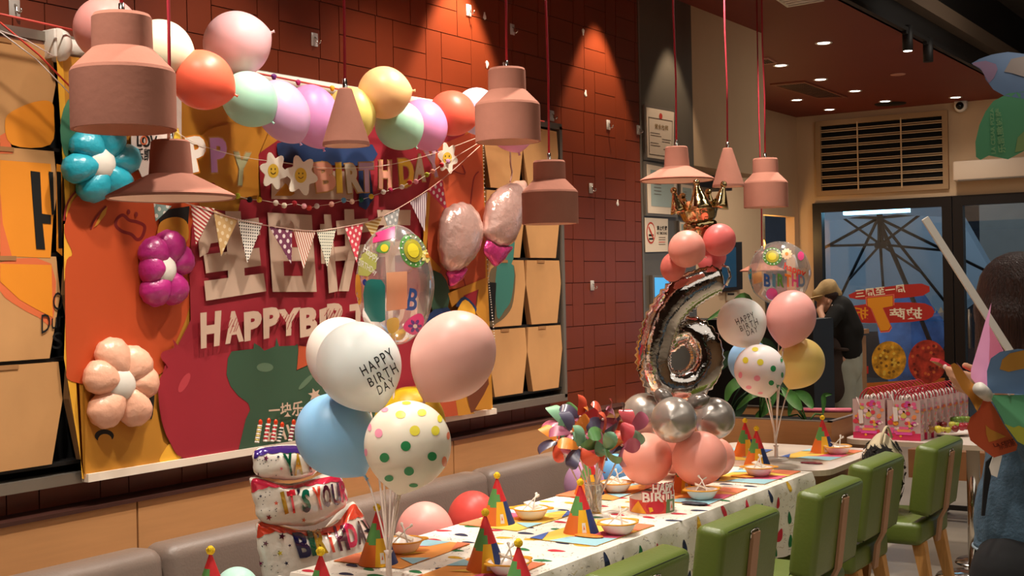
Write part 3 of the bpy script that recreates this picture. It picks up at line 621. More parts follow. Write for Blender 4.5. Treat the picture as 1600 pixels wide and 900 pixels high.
# white poster sheet with lettering on the banner
t = thing('poster_sheet', 'creased white plastic sheet with black and orange letters behind the wide cone lamp', 'poster', onX(230, 240, FX+.03)); g = lambda p: onX(p[0], p[1], FX+.03)
mb = MB(); pts = [(205, 205), (262, 150), (284, 150), (284, 282), (245, 283), (222, 276), (206, 240)]
mb.prism([g(p)-V((.004, 0, 0)) for p in pts], (.003, 0, 0), mat('poster_white', 'DCCAC0', .5, bump=.5, bscale=12)); mb.build('sheet', t)
mb = MB(); text_quad(mb, 'LOV', [(214, 229, 0), (246, 232, 0), (246, 212, 0), (214, 210, 0)], M_black, .03, f=g); text_quad(mb, '乐凯撒', [(213, 251, 0), (248, 253, 0), (248, 233, 0), (213, 231, 0)], M_black, .02, f=g); text_quad(mb, 'O', [(219, 226, 0), (230, 227, 0), (230, 212, 0), (219, 212, 0)], M_coral, .01, f=lambda p: g(p)+V((.001, 0, 0))); mb.build('lettering', t)
# ---------------------------------------------------------------- garland of letters
GX = FX+.06; gL = lambda p: onX(p[0], p[1], GX)
gar = thing('letter_garland', 'paper letter garland reading HAPPY BIRTHDAY with smiling white flowers', 'garland', gL((470, 255)))
pal = {'y': 'E2B838', 'w': 'FFF4E8', 'p': 'C890C8', 'g': 'B4B488', 's': 'E09A80', 'k': 'C8B8A0', 'l': 'C8A4C0'}
lmat = {k: mat('card_'+k, c, .7) for k, c in pal.items()}; M_lined = mat('card_edge', 'C89858', .7); M_cream = mat('card_cream', 'F0E4D0', .7)
for ch, x, y, w, h, c, rot in (('A', 277, 218, 20, 34, 'y', 0), ('P', 309, 240, 30, 56, 'w', -12), ('P', 342, 242, 26, 54, 'p', -3), ('Y', 377, 264, 28, 52, 'g', 4), ('B', 508, 276, 32, 46, 's', -8), ('I', 530, 278, 9, 46, 'y', -3), ('R', 553, 278, 24, 46, 'k', -6), ('T', 573, 277, 23, 46, 'l', -2), ('H', 602, 273, 20, 44, 's', 0), ('D', 635, 270, 23, 45, 'y', -4), ('A', 656, 262, 19, 42, 'k', 0), ('Y', 677, 255, 20, 44, 'l', -14)):
    vs, fs, _ = text(ch, .05); vo, fo, _ = text(ch, .075); a = math.radians(rot); m_ = MB()
    def tf(u, v, s=1, dx=0):
        X, Y_ = (u-.5)*w*s, (.5-v)*h*s; q = (x+X*math.cos(a)-Y_*math.sin(a), y+X*math.sin(a)+Y_*math.cos(a)); return onX(*q, GX+dx)
    P0 = [tf(u, v, 1.08, -.002) for u, v in vo]; m_.add(P0, fo, M_lined if c != 'w' else M_or)
    m_.add([p-V((.003, 0, 0)) for p in P0], fo, M_lined); m_.add([tf(u, v, 1, 0) for u, v in vs], fs, lmat[c])
    m_.build('letter', gar)
for x, y, r, sq in ((427, 267, 25, .72), (470, 274, 27, .8), (699, 247, 21, .62)):
    m_ = MB(); out = [(x+r*sq*(1+.22*math.cos(6*a))*math.cos(a+.2), y+r*1.0*(1+.22*math.cos(6*a))*math.sin(a+.2)) for a in [2*PI*k/48 for k in range(48)]]
    m_.prism([onX(*p, GX+.004) for p in out], (.003, 0, 0), M_cream); fl = m_.build('paper_flower', gar)
    m_ = MB(); m_.poly([onX(*p, GX+.008) for p in ell(x, y, r*.34, r*.44)], lmat['y']); g_ = lambda p: onX(p[0], p[1], GX+.009)
    m_.poly([g_(p) for p in ell(x-3, y-3, .9, 1.6, 8)], M_black); m_.poly([g_(p) for p in ell(x+3, y-3, .9, 1.6, 8)], M_black); stroke(m_, cat([(x-4, y+2, 0), (x, y+5, 0), (x+4, y+2, 0)], 4, False), 1, M_black, g_); m_.build('smiling_face', fl)
MB().tube([gL(p)+V((.004, 0, 0)) for p in cat([(255, 190), (300, 222), (376, 245), (440, 254), (500, 262), (560, 262), (610, 257), (660, 245), (700, 232), (745, 215)], 3, False)], .0012, M_cream, 5).build('string', gar)
# pompom garland
PX = FX+.075
pg = thing('pompom_garland', 'string of small colourful felt pompoms below the letters', 'garland', onX(480, 318, PX))
pp = [(296, 272, '7AA8C8'), (313, 283, 'E8D8B0'), (332, 290, '981C24'), (351, 299, 'E8A030'), (371, 306, 'B8C030'), (390, 312, '181418'), (405, 312, 'E0C030'), (431, 317, 'EADCC8'), (444, 321, 'EADCC0'), (460, 318, '981C24'), (475, 322, 'E8A0A8'), (483, 325, 'D04038'), (495, 322, 'E8DCD8'), (518, 319, 'E8A898'), (537, 313, '5888A8'), (550, 315, 'E8C0A8'), (564, 312, '1C5848'), (580, 307, 'E0B830'), (599, 300, 'F0E4DC'), (610, 297, 'A82048'), (628, 292, 'EEE0D8'), (640, 285, 'C02838'), (650, 284, 'E898B0'), (667, 273, 'A8B030'), (676, 268, 'E09888'), (690, 258, 'C02030'), (700, 252, 'C898C0')]
for i, (x, y, c) in enumerate(pp): MB().ball(onX(x, y, PX), .011, mat('felt_'+c, c, .95, bump=.4, bscale=200), 12).build('pompom', pg)
MB().tube([onX(x, y, PX) for x, y, c in pp]+[onX(750, 222, PX)], .001, M_cream, 4).build('string', pg)
# bunting
NX = FX+.09
bt = thing('pennant_bunting', 'bunting of patterned triangular paper flags across the banner', 'bunting', onX(470, 350, NX))
pt = lambda n, *a, **k: pattern('flag_'+n, *a, **k)
for tri, mt_ in (([(240, 318), (268, 322), (243, 346)], pt('teal', '8AA09A', 'E8E0D4', 'dot', 38, .5, .27)), ([(298, 320), (335, 326), (306, 382)], pt('redstripe', 'B83838', 'F0E0D0', 'stripe', 75, .5)), ([(333, 328), (371, 344), (345, 400)], pt('tandot', 'D0A870', 'E4CCA4', 'dot', 38, .4, .27)), ([(371, 342), (410, 349), (386, 411)], pt('check', '2E2A28', 'F0E8DC', 'check', 90, .05, .5)),
               ([(419, 352), (456, 360), (455, 413)], pt('purple', '7A3A58', 'F0E0DC', 'dot', 36, .7, .28)), ([(458, 359), (493, 361), (474, 420)], pt('diag', 'B86850', 'F4E4D4', 'stripe', 85, 1.2)), ([(494, 360), (525, 356), (511, 418)], pt('gingham', '3E5040', 'E8E4D0', 'check', 85, 0, .45)), ([(538, 354), (567, 350), (557, 410)], pt('red', 'D84858', 'F4DCD4', 'dot', 40, .5, .28)),
               ([(569, 348), (598, 337), (583, 372)], pt('mustard', 'C89848', 'F0DCA8', 'stripe', 70, .1)), ([(600, 338), (624, 325), (616, 384)], pt('grey', '9A9A98', 'D8D4D0', 'dot', 38, .5, .27)), ([(640, 315), (667, 300), (663, 362)], pt('lilac', '8A6878', 'EADCDC', 'stripe', 70, 1.55)), ([(668, 298), (691, 281), (698, 329)], pt('pink', 'D03858', 'F4DCD8', 'dot', 34, .5, .29))):
    MB().prism([onX(*p, NX) for p in tri], (.0015, 0, 0), mt_).build('flag', bt)
MB().tube([onX(*p, NX+.003) for p in cat([(235, 300), (300, 320), (371, 343), (440, 356), (494, 361), (540, 354), (570, 348), (600, 337), (640, 315), (690, 281), (750, 228)], 3, False)], .0018, mat('pinkish_cord', 'D8B0A0', .7), 5).build('cord', bt)
# pearl string
pearls = cat([(755, 228), (757, 300), (762, 420), (768, 480), (773, 540), (770, 575), (763, 580)], 14, False)
mb = MB()
for p in pearls: mb.ball(onX(p[0], p[1], FX+.03), .0035, mat('pearl', 'E8E0D8', .2, coat=.5), 6)
tag(mb.build('pearl_string', origin=onX(757, 300, FX)), 'thin string of white pearls down the right edge of the banner', 'string')
# ---------------------------------------------------------------- foil flower balloons
def flower(cx, cy, R, X, petals, col, label, cc='E4DCD0', cr_=.40, cdx=0, cdy=0, sq=1):
    M_ = mat('foil_'+col, col, .32, spec=.6, coat=.15, bump=.35, bscale=40); c = onX(cx, cy, X); t = thing('foil_flower_balloon', label, 'balloon', c)
    for k, (a, l, w) in enumerate(petals):
        a = math.radians(a); u = V((math.cos(a)*sq, -math.sin(a))); s = []
        for j in range(36):
            b = 2*PI*j/36; px = .52+.48*math.cos(b); wd = math.sin(b)*(.85+.25*math.cos(b))*1.12
            q = (cx+l*R*(u.x*px)+w*R*wd*math.sin(a)*sq, cy+l*R*(u.y*px)+w*R*wd*math.cos(a)); s.append(onX(*q, X+.035+.004*(k % 2)))
        MB().inflate(s, (1, 0, 0), .05, M_, 8, .028, 11).build('petal', t)
    s = [onX(*p, X+.06) for p in ell(cx+cdx, cy+cdy, cr_*R*.9*sq, cr_*R, 8)]; MB().inflate(cat(s, 4), (1, 0, 0), .028, mat('foil_centre', cc, .35, coat=.2), 6, .02, 8).build('centre', t)
    return t
six = lambda o, l=1, w=.36: [(o+60*k, l, w) for k in range(6)]
flower(158, 256, 63, FX, six(10, 1.0, .38), '28A0B4', 'turquoise foil flower balloon with a white centre near the banner top left', sq=.95)
flower(257, 421, 60, FX, [(25, .95, .42), (75, 1.05, .45), (130, .98, .42), (178, .75, .4), (240, 1.05, .42), (300, 1.0, .42)], 'B02878', 'magenta foil flower balloon with a white centre on the banner', sq=.78)
flower(190, 600, 66, FX, [(5, .95, .4), (55, 1.0, .45), (110, 1.15, .42), (165, 1.0, .42), (235, 1.2, .42), (300, 1.1, .42)], 'F0B496', 'peach foil flower balloon with a white centre low on the banner', sq=.88)
# butterfly bow foil on the right
BFX = FX+.1; fB2 = lambda p: onX(p[0], p[1], BFX)
M_rose = mat('foil_rose', 'C8A094', .22, metal=.35, spec=.7, coat=.5, bump=.7, bscale=22); M_mag = mat('foil_magenta', 'D04080', .2, metal=.6, coat=.4, bump=.8, bscale=35)
bf = thing('foil_butterfly_balloon', 'pale rose foil butterfly balloon with shiny magenta wing tips on the banner right edge', 'balloon', fB2((755, 370)))
MB().inflate([fB2(p) for p in cat([(694, 330), (706, 320), (722, 316), (736, 322), (747, 338), (752, 360), (748, 385), (738, 405), (722, 420), (705, 425), (693, 415), (687, 390), (688, 355)], 4)], (1, -.3, 0), .075, M_rose, 10, .02, 16).build('wing', bf)
MB().inflate([fB2(p)+V((.02, 0, 0)) for p in cat([(752, 345), (758, 315), (775, 294), (795, 285), (812, 283), (816, 300), (812, 330), (803, 360), (792, 382), (775, 387), (760, 380), (750, 368)], 4)], (1, -.3, 0), .075, M_rose, 10, .02, 16).build('wing', bf)
MB().inflate([fB2(p) for p in cat([(699, 424), (728, 418), (722, 435), (712, 444), (703, 448), (702, 435)], 4)], (1, 0, 0), .025, M_mag, 6, .05, 6).build('wing_tip', bf)
MB().inflate([fB2(p)+V((.03, 0, 0)) for p in cat([(752, 376), (768, 384), (791, 386), (782, 402), (768, 416), (757, 408), (748, 392)], 4)], (1, 0, 0), .025, M_mag, 6, .05, 6).build('wing_tip', bf)
MB().tube([fB2(p) for p in cat([(797, 285), (800, 270), (798, 258), (797, 235)], 4, False)], .004, M_rose, 6).build('antenna', bf)
# ---------------------------------------------------------------- papers on the dark stone panel
def framed(quad, label, kind):
    X = WX+.004; c = [onX(*p, X) for p in quad]; cen = sum(c, V())/4; t = thing('certificate_frame' if kind != 'sign' else 'no_smoking_sign', label, 'frame' if kind != 'sign' else 'sign', cen)
    inset = lambda s: [cen+(p-cen)*s for p in c]
    if kind != 'sign': MB().prism([p-V((.002, 0, 0)) for p in c], (.014, 0, 0), M_grey).build('frame', t); top = .0155
    else: top = .003
    MB().prism(inset(.9 if kind != 'sign' else 1), (top, 0, 0), mat('paper_cream', 'DCC8B0', .7)).build('paper', t)
    mb = MB(); g = lambda u, v, k=1: bil(inset(.9 if kind != 'sign' else 1), u, v)+V((top+.0008*k, 0, 0))
    ink = mat('ink_brown', '5A4838', .8)
    if kind == 'cert':
        for a, b, c_, d in ((.06, .06, .94, .075), (.06, .80, .94, .815), (.06, .06, .075, .815), (.925, .06, .94, .815)): mb.add([g(a, b), g(c_, b), g(c_, d), g(a, d)], [(0, 1, 2, 3)], ink)
        text_quad(mb, '营业执照', [(.28, .6, 0), (.78, .6, 0), (.78, .7, 0), (.28, .7, 0)], mat('ink_gold', '8A6A30', .6), .01, f=lambda p: g(p.x, p.y, 2))
        mb.poly([g(.5+.06*math.cos(a), .87+.06*math.sin(a), 2) for a in [k*PI/8 for k in range(16)]], mat('seal_red', 'C03828', .6))
        for k, (u, w) in enumerate(((.12, .35), (.12, .4), (.55, .33), (.55, .3), (.12, .3), (.12, .36), (.6, .25))): mb.add([g(u, .5-k*.05), g(u+w, .5-k*.05), g(u+w, .512-k*.05), g(u, .512-k*.05)], [(0, 1, 2, 3)], ink)
    elif kind == 'licence':
        mb.add([g(.1, .15), g(.9, .15), g(.9, .9), g(.1, .9)], [(0, 1, 2, 3)], mat('paper_blue', '98A49C', .7))
        for k in range(6): mb.add([g(.2, .75-k*.07, 2), g(.45, .75-k*.07, 2), g(.45, .762-k*.07, 2), g(.2, .762-k*.07, 2)], [(0, 1, 2, 3)], ink)
    elif kind == 'sign':
        rr = lambda r, k: [g(.24+.19*r*math.cos(a), .56+.32*r*math.sin(a), k) for a in [i*PI/12 for i in range(24)]]
        mb.poly(rr(1, 1), mat('seal_red', 'C03828', .6)); mb.poly(rr(.84, 2), MATS['paper_cream'])
        mb.add([g(.14, .46, 3), g(.34, .46, 3), g(.34, .52, 3), g(.14, .52, 3)], [(0, 1, 2, 3)], M_black); mb.add([g(.14, .36, 3), g(.34, .36, 3), g(.34, .41, 3), g(.14, .41, 3)], [(0, 1, 2, 3)], M_black)
        mb.add([g(.12, .72, 4), g(.15, .76, 4), g(.36, .40, 4), g(.33, .36, 4)], [(0, 1, 2, 3)], MATS['seal_red'])
        text_quad(mb, '禁止吸烟', [(.5, .64, 0), (.95, .64, 0), (.95, .78, 0), (.5, .78, 0)], M_black, .02, f=lambda p: g(p.x, p.y, 2)); text_quad(mb, 'NO SMOKING', [(.5, .52, 0), (.95, .52, 0), (.95, .6, 0), (.5, .6, 0)], M_black, .01, f=lambda p: g(p.x, p.y, 2))
        for k in range(4): mb.add([g(.58, .42-k*.07), g(.88, .42-k*.07), g(.88, .44-k*.07), g(.58, .44-k*.07)], [(0, 1, 2, 3)], MATS['seal_red'] if k == 2 else ink)
    mb.build('printing', t); return t
framed([(1006, 250), (1051, 256), (1052, 172), (1004, 163)], 'silver framed certificate with a red seal on the dark stone panel, upper one', 'cert')
framed([(1007, 337), (1056, 340), (1056, 262), (1005, 252)], 'silver framed licence with a bluish sheet below the certificate', 'licence')
framed([(1008, 394), (1043, 393), (1043, 342), (1007, 340)], 'white no smoking sign with a red circle on the dark stone panel', 'sign')
framed([(1060, 338), (1080, 340), (1080, 288), (1060, 285)], 'silver framed sheet half hidden behind the gold crown balloon', 'licence')
framed([(1059, 378), (1077, 380), (1077, 348), (1058, 345)], 'small framed note behind the pink balloon under the crown', 'licence')
t = thing('menu_screen', 'framed bright blue screen on the dark panel behind the silver six', 'screen', onX(1030, 450, WX))
c = [onX(*p, WX+.003) for p in ((1016, 482), (1052, 480), (1051, 431), (1015, 430))]; MB().prism(c, (.02, 0, 0), M_grey).build('frame', t); cen = sum(c, V())/4
MB().poly([cen+(p-cen)*.86+V((.022, 0, 0)) for p in c], mat('screen_blue', '4AA0D8', .4, emit=.7)).build('display', t)
o = tag(MB().rbox(onX(1048, 418, WX+.012), (.02, .07, .09), M_dark, .004).build('wall_switch', origin=onX(1048, 418, WX+.012)), 'small black switch box on the dark panel above the blue screen', 'switch')

# ================================================================== PENDANT LAMPS
M_terra = mat('terracotta_concrete', 'B27866', .9, spec=.12, var=.07, vscale=9, bump=.06, bscale=60); M_terra_lit = mat('terracotta_inner_lit', 'FFD4BC', .8)  # inner colour paled to paint in light bounced up from the table
M_cord = mat('red_cord', 'B02838', .8)
def pendant(kind, px, py, dia, label, ybase=None):
    c = onX(px, py, -2.5); t = thing('pendant_lamp', label, 'lamp', c, group=None); R = dia/2
    if kind == 'bell': H = dia*1.12; pr_ = [(R*.02, H), (R*.53, H), (R*.57, H*.97), (R*.58, H*.70), (R*.97, H*.52), (R, H*.49), (R*1.0, 0)]; inn = [(R*.93, 0), (R*.93, H*.46), (R*.5, H*.66), (R*.02, H*.66)]
    elif kind == 'wide': H = dia*.46; pr_ = [(R*.02, H), (R*.27, H), (R*.30, H*.97), (R*.34, H*.42), (R*.97, H*.07), (R, .006), (R*.98, 0)]; inn = [(R*.94, .002), (R*.3, H*.36), (R*.02, H*.36)]
    else: H = dia*1.22; pr_ = [(R*.02, H), (R*.26, H), (R*.30, H*.98), (R*.99, .01), (R, 0)]; inn = [(R*.90, 0), (R*.25, H*.9), (R*.02, H*.9)]
    MB().lathe(pr_[:1]+pr_[1:]+inn[:1], M_terra, 48, sharp=True).build('shade', t, False)
    MB().lathe(inn, M_terra_lit, 48).build('shade_lining', t, False)
    MB().lathe([(.001, H+.028), (.007, H+.028), (.008, H), (.008, H-.004)], MATS['chrome'], 14).build('cord_grip', t, False)
    top = CH-c.z
    MB().tube([(0, 0, H+.02), (.004, 0, H+.3), (-.003, .002, (H+top)/2), (0, 0, top)], .0042, M_cord, 8).build('cord', t, False)
    MB().ball((0, 0, H*.35), min(.03, R*.22), mat('bulb_off', 'F0E0D0', .4), 14).build('bulb', t, False)
    return t
pendant('bell', 194, 203, .250, 'large terracotta bell shaped pendant lamp in front of the banner top left')
pendant('wide', 268, 311, .322, 'wide terracotta cone brim pendant lamp just below the largest bell lamp')
pendant('cone', 541, 228, .140, 'slim terracotta cone pendant lamp in front of the balloon garland')
pendant('bell', 794, 222, .232, 'terracotta bell pendant lamp at the right end of the balloon garland')
pendant('bell', 860, 350, .210, 'terracotta bell pendant lamp in front of the rack and bare red wall')
pendant('wide', 1058, 283, .330, 'wide brim terracotta pendant lamp above the gold crown balloon')
pendant('cone', 1138, 292, .152, 'slim terracotta cone pendant lamp in front of the beige bulkhead')
pendant('bell', 1197, 324, .222, 'terracotta bell pendant lamp at the right end of the lamp row')
p = onX(1191, 424, -2.9); pendant('wide', 1191, 424, .26, 'wide brim terracotta pendant lamp half hidden behind the flowered clear balloon').location = p
# track with spot heads under the open ceiling edge
a, b = V((-2.66, 5.0, CH+.005)), V((-2.66, 13.2, CH+.005)); tr = thing('lighting_track', 'thin black ceiling track carrying the spotlights along the red ceiling edge', 'track', (-2.66, 9, CH))
MB().box((a+b)/2+V((0, 0, -.015)), (.035, 8.2, .03), M_dark).build('track_rail', tr)
for px, py, on, lb in ((1418, 62, 1, 'lit black cylinder spotlight hanging from the ceiling track'), (1450, 80, 0, 'unlit black cylinder spotlight right of the lit one on the track')):
    c = onX(px, py, -2.66); t = thing('track_spotlight', lb, 'spotlight', (c.x, c.y, CH-.01)); z = c.z-(CH-.01)
    MB().box((0, 0, -.02), (.03, .16, .03), M_dark).build('track_adapter', t, False); MB().tube([(0, 0, -.03), (0, 0, z+.09)], .008, M_dark).build('stem', t, False)
    MB().lathe([(.001, .1), (.036, .1), (.037, -.08), (.030, -.08), (.028, -.065), (.001, -.065)], M_dark, 24, Matrix.Translation((0, 0, z))).build('body', t, False)
    MB().lathe([(.001, -.0815), (.031, -.0815)], mat('spot_glow', 'FFF4E0', emit=12) if on else M_dark, 20, Matrix.Translation((0, 0, z))).build('lens', t, False)
# ================================================================== BALLOONS
BAL = {}
def latex(col, rough=.40):
    k = 'latex_'+col
    if k in MATS: return MATS[k]
    m_ = mat(k, col, rough, spec=.35); b = m_.node_tree.nodes['Principled BSDF']; b.inputs['Subsurface Weight'].default_value = .25; b.inputs['Subsurface Scale'].default_value = .05
    b.inputs['Subsurface Radius'].default_value = (1, .6, .5); return m_
def balloon(label, px, py, rx, ry, d, col, neck=None, group=None, name='balloon', mt=None, d_is='depth', knot=True, squash=1, knot_out=True):
    c = at(px, py, d) if d_is == 'depth' else onX(px, py, d); dep = (c-CAM).dot(cw); R = rx*dep/FOC; E_ = ry/rx
    if neck is None: nd = V((0, 0, -1))
    elif isinstance(neck, V): nd = neck.normalized()
    else: q = at(neck[0], neck[1], dep*(neck[2] if len(neck) > 2 else 1)); nd = (q-c).normalized()
    mt = mt or latex(col); n = 40; pf = []
    for i in range(n+1):
        a = PI*i/n; z = R*E_*math.cos(a); r = R*math.sin(a)
        if a > PI/2: u = (a-PI/2)/(PI/2); tp = .10 if isinstance(neck, V) or neck is None else .17; z = -R*E_*math.sin(a-PI/2)*(1+tp*u*u); r = R*math.cos(a-PI/2)**(1+tp*2*u)
        pf.append((max(r, .0005), z))
    q = V((0, 0, -1)).rotation_difference(nd)
    b = MB().lathe(pf, mt, 48).build(name); b.location = c; b.rotation_mode = 'QUATERNION'; b.rotation_quaternion = q
    tag(b, label, 'balloon', group)
    if knot:
        zb = pf[-1][1]; k = R/.14
        MB().lathe([(.004*k, zb+.004), (.006*k, zb-.003*k), (.004*k, zb-.007*k), (.008*k, zb-.014*k), (.005*k, zb-.0145*k), (.001, zb-.012*k)], mt, 12).build('knot', b, False)
    b['_nz'] = 0; del b['_nz']; BAL[label] = b; b_neck = c+(q @ V((0, 0, pf[-1][1]-.01))); return b, b_neck
g1 = 'balloons of the garland above the banner'
G = -3.26
for lb, x, y, rx, ry, col, nk, dx in (
    ('pale coral pink balloon at the far upper left behind the largest lamp', 166, 46, 50, 50, 'F4A8A0', V((-.4, .3, -.6)), .0), ('cream balloon beside the largest lamp', 251, 81, 50, 51, 'F0E4C4', V((.9, .5, -.3)), .03),
    ('big pale pink balloon topmost in the garland', 370, 69, 51, 52, 'F4C0C4', V((.7, .8, .4)), .0), ('coral red balloon left of the mint one, near the cream balloon', 316, 125, 46, 50, 'F86C50', V((.8, .7, -.5)), .12),
    ('mint green balloon under the big pale pink one', 390, 155, 42, 45, 'A8D8C0', V((.7, .5, -.9)), .08), ('lavender balloon next to the left mint balloon', 442, 174, 40, 52, 'D8A8CC', V((.5, .2, -1)), .10),
    ('orchid pink balloon left of the slim cone lamp', 489, 181, 41, 50, 'E49CD0', V((.3, .1, -1)), .02), ('yellow balloon mostly behind the slim cone lamp', 550, 177, 37, 42, 'F0DC7C', V((.3, .2, -1)), .03),
    ('peach orange balloon standing highest at the garland middle', 600, 145, 41, 41, 'F8C488', V((.9, .55, .05)), .10), ('mint green balloon below the peach one', 624, 196, 38, 39, 'ACD8BC', V((.6, .3, -.9)), .05),
    ('orchid pink balloon between mint and coral at the right', 662, 195, 37, 41, 'E898C8', V((.4, .2, -.9)), .0), ('coral red balloon near the right end of the garland', 707, 177, 35, 37, 'F86C54', V((.8, .6, -.5)), .06),
    ('very pale blue balloon behind the right coral one', 746, 174, 35, 37, 'C8D0F0', V((.4, .1, -1)), .0), ('pink balloon hidden mostly behind the right bell lamp', 800, 194, 40, 42, 'E8A0C8', V((.2, .1, -1)), .03)):
    balloon(lb, x, y, rx, ry, G+dx, col, nk, g1, d_is='X')
MB_ = MB(); pts = [onX(x, y, G-.06) for x, y in ((118, 48), (250, 85), (420, 118), (500, 134), (640, 160), (760, 170), (850, 190))]
tag(MB_.tube(pts, .004, mat('string_0', 'E05A50', .6), 6).build('balloon_garland_line', origin=pts[0]), 'red line the garland balloons are tied to, just above the banner roller', 'string')
for k, (x, y, c) in enumerate(((428, 120, '7A3888'), (466, 129, 'C03070'), (519, 138, 'E0A020'))): o = MB().inflate([V((0, .012*math.cos(a)*(1+.3*math.sin(3*a)), .012*math.sin(a))) for a in [i*PI/6 for i in range(12)]], (1, 0, 0), .008, latex(c), 4).build('balloon_knot', origin=(0, 0, 0)); o.location = onX(x, y, G-.05); tag(o, ('purple', 'magenta', 'yellow')[k]+' balloon knot on the garland line above the banner', 'knot')
M_stick = mat('stick_white', 'EAD8CC', .4)
def stand(base, label, h=.1):
    t = thing('balloon_stand', label, 'stand', base); MB().lathe([(.001, .012), (.05, .01), (.06, .004), (.06, 0)], M_clear, 28).build('base', t, False)
    MB().lathe([(.009, .01), (.009, h), (.014, h+.01), (.001, h+.012)], M_stick, 16).build('socket', t, False); return t
def stick(b, nk, base, bend=.0, r=.0032):
    mid = (nk*.45+base*.55)+V((0, 0, 0)); P_ = [nk, nk.lerp(V((base.x+(nk.x-base.x)*.35, base.y+(nk.y-base.y)*.35, nk.z)), .0)]
    pts = []
    for i in range(9):
        u = i/8; w = u**.8; pts.append(V((nk.x+(base.x-nk.x)*w, nk.y+(base.y-nk.y)*w, nk.z+(base.z-nk.z)*u)))
    MB().tube(pts, r, M_stick, 8).build('stick', b)
# clear printed orb
M_orb = glass('clear_foil', 'FFF8F4', .12, .1); _n = M_orb.node_tree; _d = _n.nodes.new('ShaderNodeBsdfDiffuse'); _d.inputs[0].default_value = (.9, .85, .8, 1); _m = _n.nodes.new('ShaderNodeMixShader'); _m.inputs[0].default_value = .13; _o = [q for q in _n.nodes if q.type == 'OUTPUT_MATERIAL'][0]; _n.links.new(_o.inputs[0].links[0].from_socket, _m.inputs[1]); _n.links.new(_d.outputs[0], _m.inputs[2]); _n.links.new(_m.outputs[0], _o.inputs[0])  # white diffuse mix paints a soft sheen over the clear film
prt = lambda c: mat('print_'+c, c, .4)
def orb(label, px, py, rx, ry, d, base):
    c = at(px, py, d); R = rx*d/FOC; Rz = ry*d/FOC
    bm_ = MB().lathe([(max(.0006, R*math.sin(a)*(1+.012*math.sin(9*a))), Rz*math.cos(a)) for a in [PI*i/36 for i in range(37)]], M_orb, 56); o = bm_.build('foil_orb_balloon'); o.location = c; tag(o, label, 'balloon')
    MB().lathe([(.004, -Rz+.002), (.01, -Rz-.015), (.004, -Rz-.03)], M_orb, 12).build('neck', o, False)
    stick(o, c-V((0, 0, Rz+.02)), base); return o, Skin(o, .0015)
def flowerprint(sk, mb, x, y, rx, ry, sc=1, rot=0):
    sk.dot(mb, x, y, rx, ry, prt('4E8A38'), rot, 24); s2 = Skin.__new__(Skin); s2.t = sk.t; s2.off = .0022; s2.dot(mb, x, y, rx*.68, ry*.68, prt('A89A20'), rot, 20); s2.off = .0030; s2.dot(mb, x, y, rx*.42, ry*.42, prt('E0CC20'), rot, 18)
    for k in range(14): a = 2*PI*k/14; cx, cy = rx*.84*math.cos(a), ry*.84*math.sin(a); s2.dot(mb, x+cx*math.cos(rot)-cy*math.sin(rot), y+cx*math.sin(rot)+cy*math.cos(rot), max(1, rx*.06), max(1, rx*.06), prt('F0F0E0'), 0, 8)
def daisy(sk, mb, x, y, r, col, cc, n=8):
    for k in range(n): a = 2*PI*k/n; sk.dot(mb, x+r*.6*math.cos(a), y+r*.6*math.sin(a), r*.4, r*.24, prt(col), a, 10)
    s2 = Skin.__new__(Skin); s2.t = sk.t; s2.off = .0025; s2.dot(mb, x, y, r*.3, r*.3, prt(cc), 0, 10)
# first bouquet
B1 = onZ(608, 918, .757)
def bq(items, base, group):
    out = {}
    for key, lb, x, y, rx, ry, d, col, nk in items:
        b, n_ = balloon(lb, x, y, rx, ry, d, col, nk, group); stick(b, n_, base+V((rnd.uniform(-.004, .004), rnd.uniform(-.004, .004), .08))); out[key] = b
    return out
stand(B1, 'clear balloon stand holding the front balloon bouquet at the bottom edge')
s1 = bq((('wb', 'plain white balloon half hidden behind the lettered one in the front bouquet', 537, 557, 57, 63, 4.14, 'EEE6DC', (590, 650)), ('wt', 'white balloon lettered HAPPY BIRTH DAY in the front bouquet', 561, 571, 66, 69, 3.85, 'E4E8E4', (600, 660)),
         ('pk', 'large pale pink balloon at the right of the front bouquet', 708, 556, 65, 73, 3.95, 'EDB4A8', (655, 640)), ('bl', 'light blue balloon at the lower left of the front bouquet', 525, 680, 62, 67, 3.97, '90C4EC', (585, 765)),
         ('ye', 'bright yellow balloon behind the polka dot one in the front bouquet', 640, 662, 56, 58, 4.1, 'E8C018', (622, 740)), ('po', 'white balloon with green, yellow and pink dots in the front bouquet', 637, 695, 68, 69, 3.72, 'EADFCB', (622, 780))), B1, 'balloons on sticks in the front bouquet')
sk = Skin(s1['wt']); mb = MB()
for s, q in (('HAPPY', [(568, 588), (618, 560), (608, 543), (561, 574)]), ('BIRTH', [(579, 605), (623, 581), (616, 566), (573, 592)]), ('DAY', [(592, 617), (618, 602), (612, 589), (588, 604)])): sk.write(mb, s, q, M_black, 0, sp=1.25)
mb.build('lettering', s1['wt'])
sk = Skin(s1['po']); gn, yl, pk_, og = prt('2E8A50'), prt('E0D038'), prt('F098B0'), prt('E87850')
